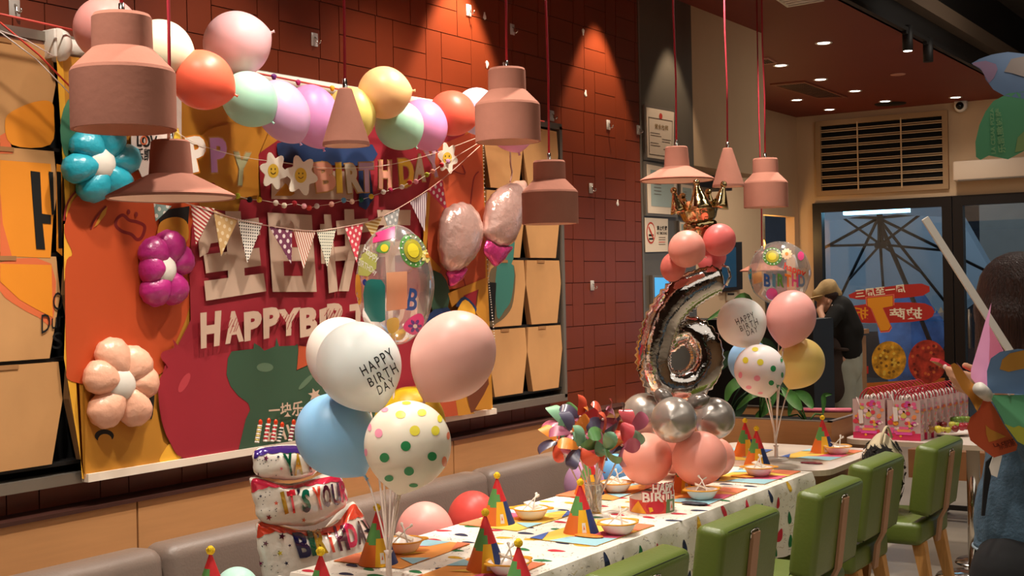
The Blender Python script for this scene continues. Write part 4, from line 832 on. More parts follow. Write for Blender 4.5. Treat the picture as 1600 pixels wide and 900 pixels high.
for x, y, rx, ry, mt_ in ((601, 715, 7.5, 7.5, gn), (634, 697, 7.8, 7.8, gn), (675, 713, 7.2, 7, gn), (639, 736, 7.8, 6.8, gn), (608, 747, 7, 5, gn), (646, 758, 7, 3, gn), (626, 648, 8, 6, yl), (659, 645, 7, 5.5, yl), (635, 630, 7, 2.5, yl), (687, 654, 4, 6, yl), (648, 673, 8, 8, yl), (680, 673, 6.5, 7.5, yl),
                          (601, 640, 6, 4, pk_), (592, 677, 6, 7, pk_), (572, 707, 2.5, 6, pk_), (578, 668, 3, 6, pk_), (694, 721, 4, 8, og), (700, 681, 2.5, 6, og)):
    mb = MB(); sk.dot(mb, x, y, rx, ry, mt_); mb.build('printed_dot', s1['po'])
o, sk = orb('tall clear foil balloon printed with flowers and a teal shape over the front bouquet', 617, 445, 61, 94, 4.15, B1+V((0, 0, .08)))
mb = MB(); flowerprint(sk, mb, 645, 392, 20, 27, rot=-.35); mb.build('green_flower_print', o)
mb = MB(); sk.poly(mb, [(571, 440), (580, 436), (596, 437), (602, 446), (602, 500), (596, 503), (580, 502), (570, 485), (568, 460)], prt('2A8078')); mb.build('teal_print', o)
mb = MB(); sk.poly(mb, [(604, 426), (636, 424), (636, 482), (604, 486)], prt('E8A078')); mb.build('peach_print', o)
mb = MB(); sk.write(mb, 'B', [(634, 484), (650, 486), (654, 452), (640, 450)], prt('2858A0'), .02); mb.build('blue_letter', o)
mb = MB(); sk.poly(mb, cat([(638, 520), (630, 510), (642, 495), (658, 490), (662, 505), (650, 522)], 3), prt('E85098')); daisy(sk, mb, 648, 509, 11, '6848A0', 'F0E8E0', 6); mb.build('pink_flower_print', o)
mb = MB(); sk.poly(mb, [(583, 366), (617, 354), (617, 372), (583, 380)], prt('D83070')); mb.build('magenta_print', o)
mb = MB(); sk.poly(mb, cat([(588, 392), (596, 380), (609, 378), (608, 390), (602, 396)], 3), prt('5A9040')); s2 = Skin(o, .0022); s2.dot(mb, 601, 388, 6, 6, prt('E0CC20')); mb.build('kiwi_print', o)
mb = MB(); sk.poly(mb, [(562, 400), (575, 392), (590, 398), (588, 420), (575, 432), (560, 430)], prt('B8B860')); mb.build('sage_print', o)
mb = MB(); sk.poly(mb, cat([(557, 430), (563, 434), (565, 470), (559, 475), (556, 455)], 3), prt('E8A030')); mb.build('orange_print', o)
mb = MB(); s2.write(mb, 'Happy', [(567, 398), (590, 412), (593, 400), (571, 382)], prt('F0ECE0')); s2.write(mb, 'BIRTHDay', [(560, 418), (587, 432), (590, 422), (562, 404)], prt('F0ECE0')); mb.build('white_lettering', o)
mb = MB(); daisy(sk, mb, 667, 400, 11, 'F0DC80', 'D88020'); mb.build('yellow_daisy_print', o); mb = MB(); sk.poly(mb, cat([(605, 500), (622, 497), (622, 515), (608, 520)], 3), prt('E8C060')); mb.build('yellow_print', o)
mb = MB(); sk.dot(mb, 570, 441, 3, 5, prt('283890')); mb.build('navy_dot_print', o)
# second bouquet
B2 = onZ(1213, 718, .752)
stand(B2, 'clear balloon stand with the far bouquet on the bare white table', .06)
s2_ = bq((('bl', 'light blue balloon peeking out behind the far polka dot balloon', 1172, 566, 34, 36, 6.5, '90C0EC', (1200, 625)), ('wt', 'white balloon lettered HAPPY BIRTH DAY in the far bouquet', 1159, 504, 38.5, 39, 6.25, 'F0EEE8', (1190, 555)), ('pk', 'pale pink balloon in the far bouquet', 1236, 496, 38.5, 43, 6.3, 'EDA8A0', (1224, 545)),
          ('ye', 'pale yellow balloon at the right of the far bouquet', 1251, 567, 37, 39, 6.42, 'EACB78', (1230, 614)), ('po', 'white balloon with small coloured dots in the far bouquet', 1187, 578, 39.5, 40, 6.12, 'EFE4E2', (1203, 625))), B2, 'balloons on sticks in the far bouquet')
sk = Skin(s2_['wt']); mb = MB()
for s, q in (('HAPPY', [(1152, 508), (1180, 497), (1176, 487), (1148, 499)]), ('BIRTH', [(1158, 518), (1185, 507), (1182, 497), (1155, 510)]), ('DAY', [(1168, 525), (1184, 518), (1182, 509), (1165, 517)])): sk.write(mb, s, q, mat('ink_grey', '4A4440', .7), 0, sp=1.3)
mb.build('lettering', s2_['wt'])
sk = Skin(s2_['po'])
for x, y, rx, ry, mt_ in ((1180, 546, 5, 3.5, yl), (1165, 563, 4.5, 5, yl), (1188, 566, 5, 5, yl), (1157, 586, 3, 5, pk_), (1183, 591, 5, 4.5, pk_), (1170, 605, 4.5, 3, pk_), (1188, 614, 4, 1.8, pk_), (1208, 576, 4.2, 4.8, gn), (1222, 586, 2, 4.5, gn), (1205, 598, 4.2, 4, gn), (1216, 604, 3, 3, gn), (1221, 562, 2, 4.5, gn)):
    mb = MB(); sk.dot(mb, x, y, rx, ry, mt_); mb.build('printed_dot', s2_['po'])
o, sk = orb('round clear foil balloon printed with flowers and Happy Birthday in the far bouquet', 1218, 427, 48, 50, 6.45, B2+V((0, 0, .05))); s2 = Skin(o, .003)
mb = MB(); flowerprint(sk, mb, 1207, 401, 15, 14); mb.build('green_flower_print', o); mb = MB(); daisy(sk, mb, 1229, 397, 9, 'F0C8A0', 'E08020', 10); mb.build('peach_daisy_print', o); mb = MB(); sk.dot(mb, 1251, 400, 5, 7, prt('E04880')); mb.build('pink_flower_print', o)
mb = MB(); s2.write(mb, 'happy', [(1224, 424), (1256, 436), (1260, 422), (1226, 410)], prt('E04030'), .02); mb.build('red_lettering', o)
mb = MB()
for ch, x, c in zip('BIRTHD', (1194, 1207, 1215, 1226, 1237, 1247), ('2858A0', '5890A8', '5A9838', 'F08030', 'E85890', '7890A8')): s2.write(mb, ch, [(x, 447), (x+(5 if ch == 'I' else 10), 449), (x+(5 if ch == 'I' else 10), 430), (x, 427)], prt(c), .03)
mb.build('coloured_lettering', o)
mb = MB(); sk.poly(mb, cat([(1168, 420), (1174, 418), (1175, 445), (1178, 458), (1173, 460), (1169, 440)], 3), prt('1A9098')); mb.build('teal_print', o); mb = MB(); sk.dot(mb, 1206, 459, 9, 9, prt('E050A0')); mb.build('magenta_print', o); mb = MB(); sk.poly(mb, [(1176, 428), (1190, 424), (1192, 440), (1178, 444)], prt('E8B078')); mb.build('peach_print', o)
# ---------------------------------------------------------------- the balloon column with a silver 6
D6 = 5.55
g3 = 'balloons stacked under the silver number'
for lb, x, y, rx, ry, d, col in (('salmon balloon behind, centre of the column foot', 1052, 700, 40, 40, 5.85, 'EC9C8C'), ('salmon balloon at the far right of the column foot', 1118, 714, 30, 33, 5.75, 'F0A494'),
    ('large salmon balloon at the left of the column foot', 1010, 717, 41, 40, 5.45, 'F2A898'), ('large salmon balloon at the front right of the column foot', 1093, 716, 43, 41, 5.35, 'F0A292')): balloon(lb, x, y, rx, ry, d, col, V((0, .6, -.4)), g3)
sv = mat('pearl_silver', 'B8B0A8', .25, metal=.55, spec=.6)
for lb, x, y, rx, d, nk in (('pale silver balloon at the left below the number', 1006, 650, 36, 5.6, V((.3, .6, -.1))), ('silver grey balloon at the right below the number', 1116, 654, 33, 5.55, V((-.1, -1, .1))), ('silver grey balloon in the middle below the number', 1053, 656, 36, 5.3, V((.35, -1, .12)))): balloon(lb, x, y, rx, rx*.98, d, '', nk, g3, mt=sv)
balloon('small dark grey balloon squeezed at the lower left of the silver number', 1037, 621, 13, 17, 5.35, '', V((1, .3, -1)), None, mt=mat('pearl_dark', '88807A', .2, metal=.5)); balloon('small dark grey balloon squeezed under the right of the silver number', 1090, 628, 12, 19, 5.38, '', V((1, .2, .4)), None, mt=MATS['pearl_dark'])
M_chrome = mat('silver_foil', 'E2DCD6', .07, metal=1, bump=.35, bscale=18)
six_ = [(1129, 432, 21), (1102, 442, 25), (1068, 460, 29), (1040, 492, 28), (1025, 532, 28), (1021, 568, 27), (1034, 597, 26), (1062, 604, 25), (1090, 593, 26), (1105, 563, 26), (1097, 532, 26), (1076, 517, 24), (1054, 527, 19), (1042, 548, 13)]
def sweep(path, dep, mt, flat=.75, n=28, sub=9, pk=.085, fr=.75, zoff=None):
    C_ = cat([(p[0], p[1], p[2]) for p in path], sub, False); N = -cw; vs = []; fs = []; L = 0; off = lambda i: (zoff(i/(len(C_)-1)) if zoff else 0)
    for i, p in enumerate(C_):
        a, b = C_[max(0, i-1)], C_[min(len(C_)-1, i+1)]; t = V((b.x-a.x, b.y-a.y, 0)).normalized(); L += (C_[i]-C_[max(0, i-1)]).length; k = dep/FOC
        c = at(p.x, p.y, dep+off(i)); T_ = (cr_*t.x-cu_*t.y).normalized(); S_ = T_.cross(N).normalized(); e = min(1, (i+.25)/5, (len(C_)-1-i+.25)/5); e = math.sqrt(1-(1-e)**2)
        for j in range(n):
            w = 2*PI*j/n; s = abs(math.cos(w))**5; r = p.z*k*e*(1+pk*s*math.sin(L*fr)+.0*w); vs.append(c+S_*r*math.cos(w)*(1 if True else 0)+N*r*flat*math.sin(w)*(1-.10*s+.05*s*math.cos(L*fr)))
    m_ = len(C_)
    for i in range(m_-1):
        for j in range(n): fs.append((i*n+j, i*n+(j+1) % n, (i+1)*n+(j+1) % n, (i+1)*n+j))
    fs += [tuple(range(n))[::-1], tuple((m_-1)*n+j for j in range(n))]
    return MB().add(vs, fs, mt, True)
o = tag(sweep(six_, D6, M_chrome, zoff=lambda u: .10*(u-.5)).build('number_balloon', origin=at(1060, 560, D6)), 'silver foil balloon in the shape of the number 6', 'balloon')
MB().tube([at(*p, D6-.02) for p in ((1128, 414), (1138, 418), (1141, 432), (1135, 446))], .006, M_chrome, 8).build('seam_tab', o)
# crown
M_gold = mat('gold_foil', 'C4AC7C', .12, metal=1, bump=.5, bscale=22)
f6 = lambda p, k=0: at(p[0], p[1], D6+.02-k)
t = thing('crown_balloon', 'gold foil crown balloon on top of the balloon column', 'balloon', f6((1095, 362)))
tl_ = Matrix.Rotation(-.10, 4, cw); vs = []; fs = []; n = 60; pr2 = [(.052, 0), (.064, .012), (.066, .03), (.060, .040), (.072, .052), (.082, .085), (.092, .115), (.100, .132)]
for i_, (r_, z_) in enumerate(pr2):
    for k in range(n): a = 2*PI*k/n; w = 1+.03*math.sin(a*14+i_)*(i_ > 0); top_ = .022*abs(math.cos(a*2.5+.4)) if i_ == len(pr2)-1 else 0; vs.append(V((r_*w*math.cos(a), r_*.7*w*math.sin(a), z_-top_*1.2)))
for i_ in range(len(pr2)-1): fs += [(i_*n+k, i_*n+(k+1) % n, (i_+1)*n+(k+1) % n, (i_+1)*n+k) for k in range(n)]
Mc = Matrix((cr_, cw, cu_)).transposed().to_4x4() @ Matrix.Rotation(-.12, 4, 'Y'); W2 = lambda v: f6((1095, 360)) + (Mc @ V(v))
MB().add([W2(v) for v in vs], fs, M_gold, True).build('crown', t)
for k, (x0_, y0_, sx, ex, ez, bulb) in enumerate(((-.088, -.03, .022, -.100, .185, 1), (.0, -.07, .034, -.004, .205, 1), (.088, -.03, .022, .118, .185, 1), (-.05, .05, .022, -.055, .16, 1), (.055, .05, .022, .060, .165, 1))):
    b0, e0 = V((x0_, y0_, .085)), V((ex, y0_*.9, ez)); mb = MB(); mb.tube([W2(b0.lerp(e0, u/6)) for u in range(7)], .02, M_gold, 14, rf=lambda u: sx*1.5*(1-u)+.006); mb.ball(W2(e0), .015, M_gold, 14); mb.build('spike', t)
mb = MB(); mb.lathe([(.066, 0), (.072, .008), (.072, .030), (.065, .038)], M_gold, 50, Matrix.Translation(W2((0, 0, 0))) @ Mc @ Matrix.Diagonal((1.02, .74, 1, 1))); mb.build('crown_band', t)
for x_ in (-.035, .0, .035): MB().ball(W2((x_, -math.sqrt(.072**2-x_*x_)*.74-.002, .018)), .008, mat('crown_gem_brown', '5A4424', .25, metal=.6), 12).build('crown_gem', t)
MB().lathe([(.05, .004), (.03, -.012), (.010, -.03), (.004, -.045), (.012, -.055)], M_gold, 20, Matrix.Translation(W2((0, 0, 0))) @ Mc).build('neck', t)
for lb, x, y, rx, ry, d, col, nk in (('coral pink balloon tilted under the crown at the left shoulder of the six', 1052, 417, 20, 24, 5.42, 'E0786C', V((-.4, .3, -.8))), ('coral pink balloon flattened on the top curve of the six', 1112, 404, 24, 20, 5.6, 'E07070', V((.2, .4, -.4))), ('salmon pink round balloon left below the crown', 1073, 389, 29.5, 28.5, 5.35, 'F09C8C', V((.5, .4, -.3))), ('coral pink round balloon right below the crown', 1124, 375, 25.5, 26, 5.45, 'E0706C', V((-.5, .3, -.3)))): balloon(lb, x, y, rx, ry, d, col, nk)
# ---------------------------------------------------------------- loose balloons on the bench
for lb, x, y, rx, ry, X_, col in (('pink balloon lying on the bench right of the front bouquet sticks', 664, 836, 46, 52, -3.02, 'E09890'), ('red balloon lying on the bench behind the first tall party hat', 739, 812, 40, 45, -3.0, 'D85048'), ('pale mint balloon just peeking up at the bottom left', 370, 925, 36, 39, -3.0, 'B0D8CC'),
    ('lavender balloon on the bench behind the pinwheel sticks', 913, 757, 32, 36, -2.98, 'BC94BC'), ('blue balloon on the bench behind the pinwheel sticks', 962, 740, 26, 31, -2.96, '6AA8DC')): balloon(lb, x, y, rx, ry, X_, col, V((0, 0, -1)), d_is='X')
# ---------------------------------------------------------------- the three tier cake foil
M_cw = mat('cake_white_foil', 'E4DCD0', .16, spec=.7, coat=.6, bump=.25, bscale=30); CX = -3.04
fC = lambda p, d=0: onX(p[0], p[1], CX+d)
t = thing('cake_balloon', "foil balloon shaped like a three tier cake reading YAY IT'S YOUR BIRTHDAY on the bench", 'balloon', fC((470, 990)))
n3 = (1, -.55, 0)
T1 = MB().inflate([fC(p) for p in cat([(*p, 0) for p in [(400, 828), (408, 814), (430, 818), (470, 828), (500, 828), (530, 812), (546, 788), (556, 786), (570, 812), (584, 850), (590, 900), (570, 950), (500, 985), (440, 985), (418, 940), (405, 870)]], 4)], n3, .085, M_cw, 12, .012, 22).build('bottom_tier', t)
T2 = MB().inflate([fC(p, .02) for p in cat([(*p, 0) for p in [(391, 756), (396, 745), (425, 752), (455, 756), (490, 748), (515, 738), (530, 743), (540, 765), (541, 787), (520, 805), (490, 820), (455, 822), (408, 815), (398, 790)]], 4)], n3, .075, M_cw, 11, .014, 20).build('middle_tier', t)
T3 = MB().inflate([fC(p, .035) for p in cat([(*p, 0) for p in [(395, 718), (400, 702), (420, 697), (460, 694), (492, 698), (500, 716), (494, 738), (460, 750), (425, 748), (400, 742)]], 4)], n3, .06, M_cw, 10, .016, 16).build('top_tier', t)
ccol = lambda c: mat('foilprint_'+c, c, .15, metal=.3, coat=.5)
def scallop(sk, mb, top, bot, mt_, n=10):
    P0 = cat([(*p, 0) for p in bot], n, False); P1 = cat([(*p, 0) for p in top], n, False); m_ = len(P0)
    low = [V((p.x, p.y+2.2*abs(math.sin(i*PI/5)), 0)) for i, p in enumerate(P0)]; rows = 5; vs = []
    for r in range(rows+1):
        for i in range(m_): vs.append(sk(P1[i].lerp(low[i], r/rows)))
    mb.add(vs, [(r*m_+i, r*m_+i+1, (r+1)*m_+i+1, (r+1)*m_+i) for r in range(rows) for i in range(m_-1)], mt_, True)
for T_, sk, cfg in ((T3, Skin(T3, .002), ([(398, 705), (420, 699), (460, 697), (495, 702)], [(397, 716), (418, 708), (460, 707), (498, 712)], '402878')), (T2, Skin(T2, .002), ([(393, 752), (402, 748), (450, 757), (495, 749), (526, 743)], [(392, 769), (420, 760), (455, 762), (495, 756), (534, 750)], 'D02848')), (T1, Skin(T1, .002), ([(403, 824), (412, 816), (465, 829), (520, 822), (550, 789), (560, 796)], [(402, 840), (430, 830), (470, 836), (520, 832), (545, 812), (568, 806)], 'E0482C'))):
    mb = MB(); scallop(sk, mb, cfg[0], cfg[1], ccol(cfg[2])); mb.build('icing_print', T_)
def letters(sk, T_, items):
    for ch, x, yb, w, h, c, lean in items:
        mb = MB(); sk.write(mb, ch, [(x+lean, yb), (x+w+lean, yb-2), (x+w, yb-h-2), (x, yb-h)], ccol(c), .04, fine=5); mb.build('letter', T_)
letters(Skin(T3, .005), T3, (('Y', 440, 743, 14, 33, '0E5438', 8), ('A', 457, 742, 13, 32, 'C09020', 2), ('Y', 471, 738, 14, 32, '701838', 7)))
letters(Skin(T2, .005), T2, (('I', 436, 803, 6, 34, 'B08A20', 8), ('T', 446, 802, 13, 34, 'C82434', 6), ('’', 462, 775, 5, 10, '141428', 1), ('S', 469, 801, 13, 34, '0C6048', 3), ('Y', 486, 797, 13, 34, 'D84830', 8), ('O', 501, 793, 12, 34, '4A1430', 4), ('U', 515, 790, 12, 33, '201848', 5), ('R', 527, 785, 11, 33, 'B02850', 5)))
letters(Skin(T1, .005), T1, (('B', 455, 872, 21, 38, '181848', 12), ('I', 478, 869, 8, 38, '0C5438', 9), ('R', 487, 866, 17, 38, 'B08A20', 8), ('T', 503, 864, 15, 37, 'D84830', 10), ('H', 520, 861, 16, 37, '501430', 10), ('D', 536, 856, 16, 37, 'D02858', 8), ('A', 551, 851, 14, 36, '141428', 8), ('Y', 564, 848, 14, 36, '141428', 12)))
for T_, off, lst in ((T3, .003, ((415, 716, 5, '802050'), (434, 714, 3, '202040'), (439, 732, 3, 'C83050'))), (T2, .003, ((407, 775, 3, '202040'), (431, 786, 4, 'E05838'), (420, 808, 5, 'A02828'), (474, 812, 4, 'D06030'))), (T1, .003, ((440, 838, 6, '501430'), (415, 849, 5, '501430'), (452, 852, 3, '202040'), (437, 864, 5, 'D8C830'), (447, 880, 4, '202040'), (408, 880, 4, '802050')))):
    sk = Skin(T_, off); mb = MB()
    for x, y, r, c in lst: sk.star(mb, x, y, r, ccol(c), x)
    for _ in range(14):
        x = rnd.uniform(403, 436); y = rnd.uniform(*{T3: (715, 742), T2: (768, 806), T1: (842, 895)}[T_]); sk.dot(mb, x, y, .9, .9, M_black, 0, 6)
    mb.build('star_print', T_)
for k, (x, y0_, y1_, c) in enumerate(((406, 692, 664, 'D8C070'), (419, 690, 662, 'C02830'), (430, 690, 664, 'C02830'), (440, 690, 668, '1C4840'), (458, 689, 664, '881C38'))):
    mb = MB(); n = 9
    for i in range(n):
        u0, u1 = i/n, (i+1)/n; xx = x-3+3*u0; P0, P1 = fC((x-4+5*(1-u0)-1, y1_+(y0_-y1_)*u0), .03), fC((x-4+5*(1-u1)-1+.3, y1_+(y0_-y1_)*u1), .03); mb.tube([P0, (P0+P1)/2, P1], .0075, ccol(c) if i % 2 else M_cw, 10, rf=lambda u: .0068+.0016*math.sin(PI*u))
    cd = mb.build('candle', t); MB().inflate([fC((x+1+2.6*math.cos(a), y1_-4+5*math.sin(a)), .03) for a in [i*PI/6 for i in range(12)]], (1, 0, 0), .006, ccol('E04018'), 4).build('flame', cd)

# ================================================================== TABLES
M_lam = mat('white_laminate', 'E4D8CC', .25, spec=.5); M_cloth = mat('tablecloth_white', 'EFE6D8', .6, bump=.15, bscale=40)
TX0, TX1, TY0, TY1 = -2.83, -2.12, 2.98, 5.70
def wood_table(label, x0, x1, y0, y1, top=M_lam, z=.75, rad=.05, ped=2):
    t = thing('table', label, 'table', ((x0+x1)/2, (y0+y1)/2, 0)); pts = []
    for cx, cy, a0 in ((x1-rad, y1-rad, 0), (x0+rad, y1-rad, 90), (x0+rad, y0+rad, 180), (x1-rad, y0+rad, 270)):
        for k in range(7): a = math.radians(a0+15*k); pts.append((cx+rad*math.cos(a), cy+rad*math.sin(a), z-.03))
    MB().prism(pts, (0, 0, .027), top, mat('table_edge', 'C8B49C', .5)).build('tabletop', t)
    for k in range(ped):
        y = y0+(y1-y0)*(k+.5)/ped; MB().tube([((x0+x1)/2, y, .02), ((x0+x1)/2, y, z-.03)], .035, MATS['chrome'], 20).build('column', t); MB().lathe([(.001, .03), (.05, .03), (.2, .012), (.21, 0)], MATS['chrome'], 32, Matrix.Translation(((x0+x1)/2, y, 0))).build('base_plate', t)
    return t
wood_table('long party table under the white patterned tablecloth', TX0+.01, TX1-.01, TY0+.01, TY1-.01, ped=3)
wood_table('table at the bottom edge of the view nearest the camera', -2.83, -2.12, 1.5, 2.93, ped=2)
wood_table('bare white table with rounded ends behind the long clothed one', -2.92, -2.08, 5.76, 6.64, rad=.12, ped=1)
MB().box((-2.5, 6.3, .37), (.5, .5, .70), M_wood).build('cupboard', [o for o in COL.objects if o.name.startswith('table') and 'rounded ends' in o.get('label', '')][0])
def cloth(label, x0, x1, y0, y1, hang, seed):
    mb = MB(); nx, ny, nh = 10, 44, 8; ZT = .7535
    prm = []                                             # outline walk, near side and both ends hang free
    def side(ax, fixed, a, b, n, out):
        vs = []
        for i in range(n+1):
            u = a+(b-a)*i/n
            for j in range(nh+1):
                w = j/nh; f = .022*w*math.sin(u*23+seed)+.012*w*math.sin(u*51+1)+.012*min(1, w*8); zz = ZT-hang*w - (.0 if j else 0)
                vs.append(V((fixed+out*f, u, zz)) if ax == 0 else V((u, fixed+out*f, zz)))
        mb.add(vs, [(i*(nh+1)+j, (i+1)*(nh+1)+j, (i+1)*(nh+1)+j+1, i*(nh+1)+j+1) for i in range(n) for j in range(nh)], M_cloth, True)
    mb.add([V((x0+(x1-x0)*i/nx, y0+(y1-y0)*j/ny, ZT)) for i in range(nx+1) for j in range(ny+1)], [(i*(ny+1)+j, (i+1)*(ny+1)+j, (i+1)*(ny+1)+j+1, i*(ny+1)+j+1) for i in range(nx) for j in range(ny)], M_cloth, True)
    side(0, x1, y0, y1, 110, 1); side(0, x0, y0, y1, 110, -1); side(1, y1, x0, x1, 30, 1); side(1, y0, x0, x1, 30, -1)
    r = random.Random(seed); cols = [mat('cloth_'+c, c, .6) for c in ('C8283C', '1C7040', 'E0B030', '1C2848', 'C8283C', 'E0B030', '1C7040', '28304C')]; gold = mat('cloth_gold', 'B09858', .5); ink = mat('cloth_ink', '4A4450', .7)
    def blob(f, s, a, mt_):
        mb.poly([f(s*(1+.35*max(0, math.cos(t_)))*math.cos(t_)*math.cos(a)-s*.62*math.sin(t_)*math.sin(a)*(1-.25*math.cos(t_)), s*(1+.35*max(0, math.cos(t_)))*math.cos(t_)*math.sin(a)+s*.62*math.sin(t_)*math.cos(a)*(1-.25*math.cos(t_))) for t_ in [2*PI*k/14 for k in range(14)]], mt_)
    def squig(f, mt_):
        a = r.random()*6; pts = [(0, 0)]; 
        for k in range(6): a += r.uniform(-1.3, 1.3); pts.append((pts[-1][0]+.007*math.cos(a), pts[-1][1]+.007*math.sin(a)))
        for k in range(6): (p, q), (p2, q2) = pts[k], pts[k+1]; mb.add([f(p, q-.0008), f(p2, q2-.0008), f(p2, q2+.0008), f(p, q+.0008)], [(0, 1, 2, 3)], mt_)
    def area(mk, W, H):
        g = .118; i = 0
        for a in range(int(W/g)+1):
            for b in range(int(H/g)+1):
                u = (a+.5+r.uniform(-.28, .28))*g; v = (b+.5*(a % 2)+.3+r.uniform(-.2, .2))*g
                if u > W-.03 or v > H-.03 or v < .02: continue
                blob(mk(u, v), r.uniform(.021, .030), r.uniform(1.2, 2.0), cols[(i*3+r.randrange(2)) % 8]); i += 1
        for _ in range(int(W*H*420)): squig(mk(r.uniform(.01, W-.01), r.uniform(.01, H-.01)), r.choice((gold, ink, gold)))
        for _ in range(int(W*H*200)):
            c_ = mk(r.uniform(.01, W-.01), r.uniform(.01, H-.01)); mb.add([c_(-.0018, -.0018), c_(.0018, -.0018), c_(.0018, .0018), c_(-.0018, .0018)], [(0, 1, 2, 3)], ink)
    area(lambda u, v: (lambda a, b: V((x0+v+b, y0+u+a, ZT+.0008))), y1-y0, x1-x0)
    fy = lambda u, w: .022*w*math.sin(u*23+seed)+.012*w*math.sin(u*51+1)+.012*min(1, w*8)+.0022
    area(lambda u, v: (lambda a, b: V((x1+fy(y0+u+a, max(0, (v-b)/hang)), y0+u+a, ZT-max(.001, v-b)))), y1-y0, hang)
    area(lambda u, v: (lambda a, b: V((x0+u+a, y1+fy(x0+u+a, max(0, (v-b)/hang)), ZT-max(.001, v-b)))), x1-x0, hang)
    o = mb.build('tablecloth', origin=((x0+x1)/2, (y0+y1)/2, .75)); return tag(o, label, 'tablecloth')
cloth('white tablecloth printed with coloured balloons on the long party table', TX0, TX1, TY0, TY1, .32, 3)
cloth('second white balloon print tablecloth at the bottom edge of the view', -2.83, -2.12, 1.5, 2.93, .3, 5)
ZC = .7555
# ---------------------------------------------------------------- place mats
pc = {k: mat('mat_'+k, c, .7) for k, c in dict(o='EFA050', y='F2C858', b='9CCCD8', p='D85878', r='E88058', v='4A68B0').items()}
def placemat(x, y, rz, label, z=ZC, w=.42, d=.27, flip=0):
    t = MB(); t.prism([(-w/2, -d/2, 0), (w/2, -d/2, 0), (w/2, d/2, 0), (-w/2, d/2, 0)], (0, 0, .0012), pc['y' if flip else 'o'])
    k = .0018
    for pts, m_ in (([(-w/2, -d/2), (-w*.15, -d/2), (-w*.28, d*.1), (-w/2, d*.2)], 'b'), ([(-w*.15, -d/2), (w*.12, -d/2), (w*.05, -d*.1), (-w*.2, -d*.05), (-w*.28, d*.1)], 'p'), ([(w*.2, -d/2), (w/2, -d/2), (w/2, -d*.1), (w*.3, d*.05)], 'r'), ([(w*.1, d/2), (w*.35, d/2), (w*.2, d*.15)], 'b'), ([(-w/2, d/2), (-w/2, d*.3), (-w*.2, d/2)], 'v' if flip else 'r'), ([(-w*.05, d*.3), (w*.12, d*.1), (w*.0, -d*.02)], 'o' if flip else 'y')):
        t.poly([(p[0], p[1], k) for p in pts], pc[m_]); k += .0004
    o = t.build('placemat'); o.location = (x, y, z); o.rotation_euler = (0, 0, rz); return tag(o, label, 'placemat', 'paper placemats on the tables')
pm = [(-2.30, 3.24, 1.62, 'front left seat, beside the tall hat nearest the camera'), (-2.30, 3.98, 1.55, 'under the middle front bowl and hat'), (-2.31, 4.88, 1.6, 'under the hat and bowl behind the paper crown'), (-2.30, 5.46, 1.55, 'under the bowl at the far end of the tablecloth'),
      (-2.69, 3.38, -1.5, 'behind the front bouquet sticks on the bench side'), (-2.68, 4.08, -1.6, 'beside the second bench side bowl'), (-2.70, 4.80, -1.55, 'on the bench side behind the pinwheel vase')]
for i, (x, y, rz, lb) in enumerate(pm): placemat(x, y, rz, 'bright orange and blue paper placemat '+lb, flip=i % 2)
for x, y, rz, lb in ((-2.3, 6.33, 1.5, 'bright paper placemat at the outer end of the bare white table'), (-2.70, 6.15, -1.5, 'bright paper placemat on the bench side of the bare white table')): placemat(x, y, rz, lb, z=.748, flip=1)
# ---------------------------------------------------------------- party hats
M_hg = mat('hat_green', '5C9650', .5); M_ho = mat('hat_orange', 'E0702C', .5); M_hy = mat('hat_yellow', 'F0B420', .5); M_hb = mat('hat_blue', '2C3C70', .5); M_hr = mat('hat_red', 'D02C30', .5); M_pom = mat('pompom_yellow', 'F4CC28', .9, bump=.5, bscale=150)
def hat_mat(v, u):        # v from foot to tip, u around (0 faces the viewer's left side)
    u = (u+.0) % 1
    if v > .76: return M_hr
    e = .10*math.sin(u*2*PI*2+1)
    if u < .30:
        if v < .40+e*.4: return M_ho
        return M_hg if v < .74 else M_hr
    if u < .42: return M_hy if v < .50 else (M_hr if v > .62 or u > .38 else M_hg)
    if u < .62: return M_hb if v < .48 else M_hr
    if u < .8: return M_ho if v < .3 else M_hy
    return M_hg if v > .35 else M_ho
def make_hat(label, group):
    t = thing('party_hat', label, 'hat', group=group); n = 26; H = .172; R = .062
    MB().lathe([(R*(1-i/n)+.003, H*i/n) for i in range(n+1)], None, 84, Matrix.Rotation(-2.2, 4, 'Z'), mf=hat_mat).build('cone', t, False)
    m_ = MB(); 
    for k in range(26):
        a, b = rnd.random()*2*PI, math.acos(rnd.uniform(-1, 1)); d = V((math.sin(b)*math.cos(a), math.sin(b)*math.sin(a), math.cos(b))); m_.ball(V((0, 0, H+.008))+d*.007, .0065, M_pom, 6)
    m_.build('pompom', t, False)
    m_ = MB(); W = lambda a, z, dr=.0012: V(((R*(1-z/H)+.003+dr)*math.cos(a), (R*(1-z/H)+.003+dr)*math.sin(a), z)); m_.add([W(.02, .01), W(.26, .01), W(.26, .043), W(.02, .043)], [(0, 1, 2, 3)], M_white)
    m_.add([W(.09, .022, .002), W(.19, .022, .002), W(.14, .037, .002)], [(0, 1, 2)], M_ho); m_.build('label', t, False); return t
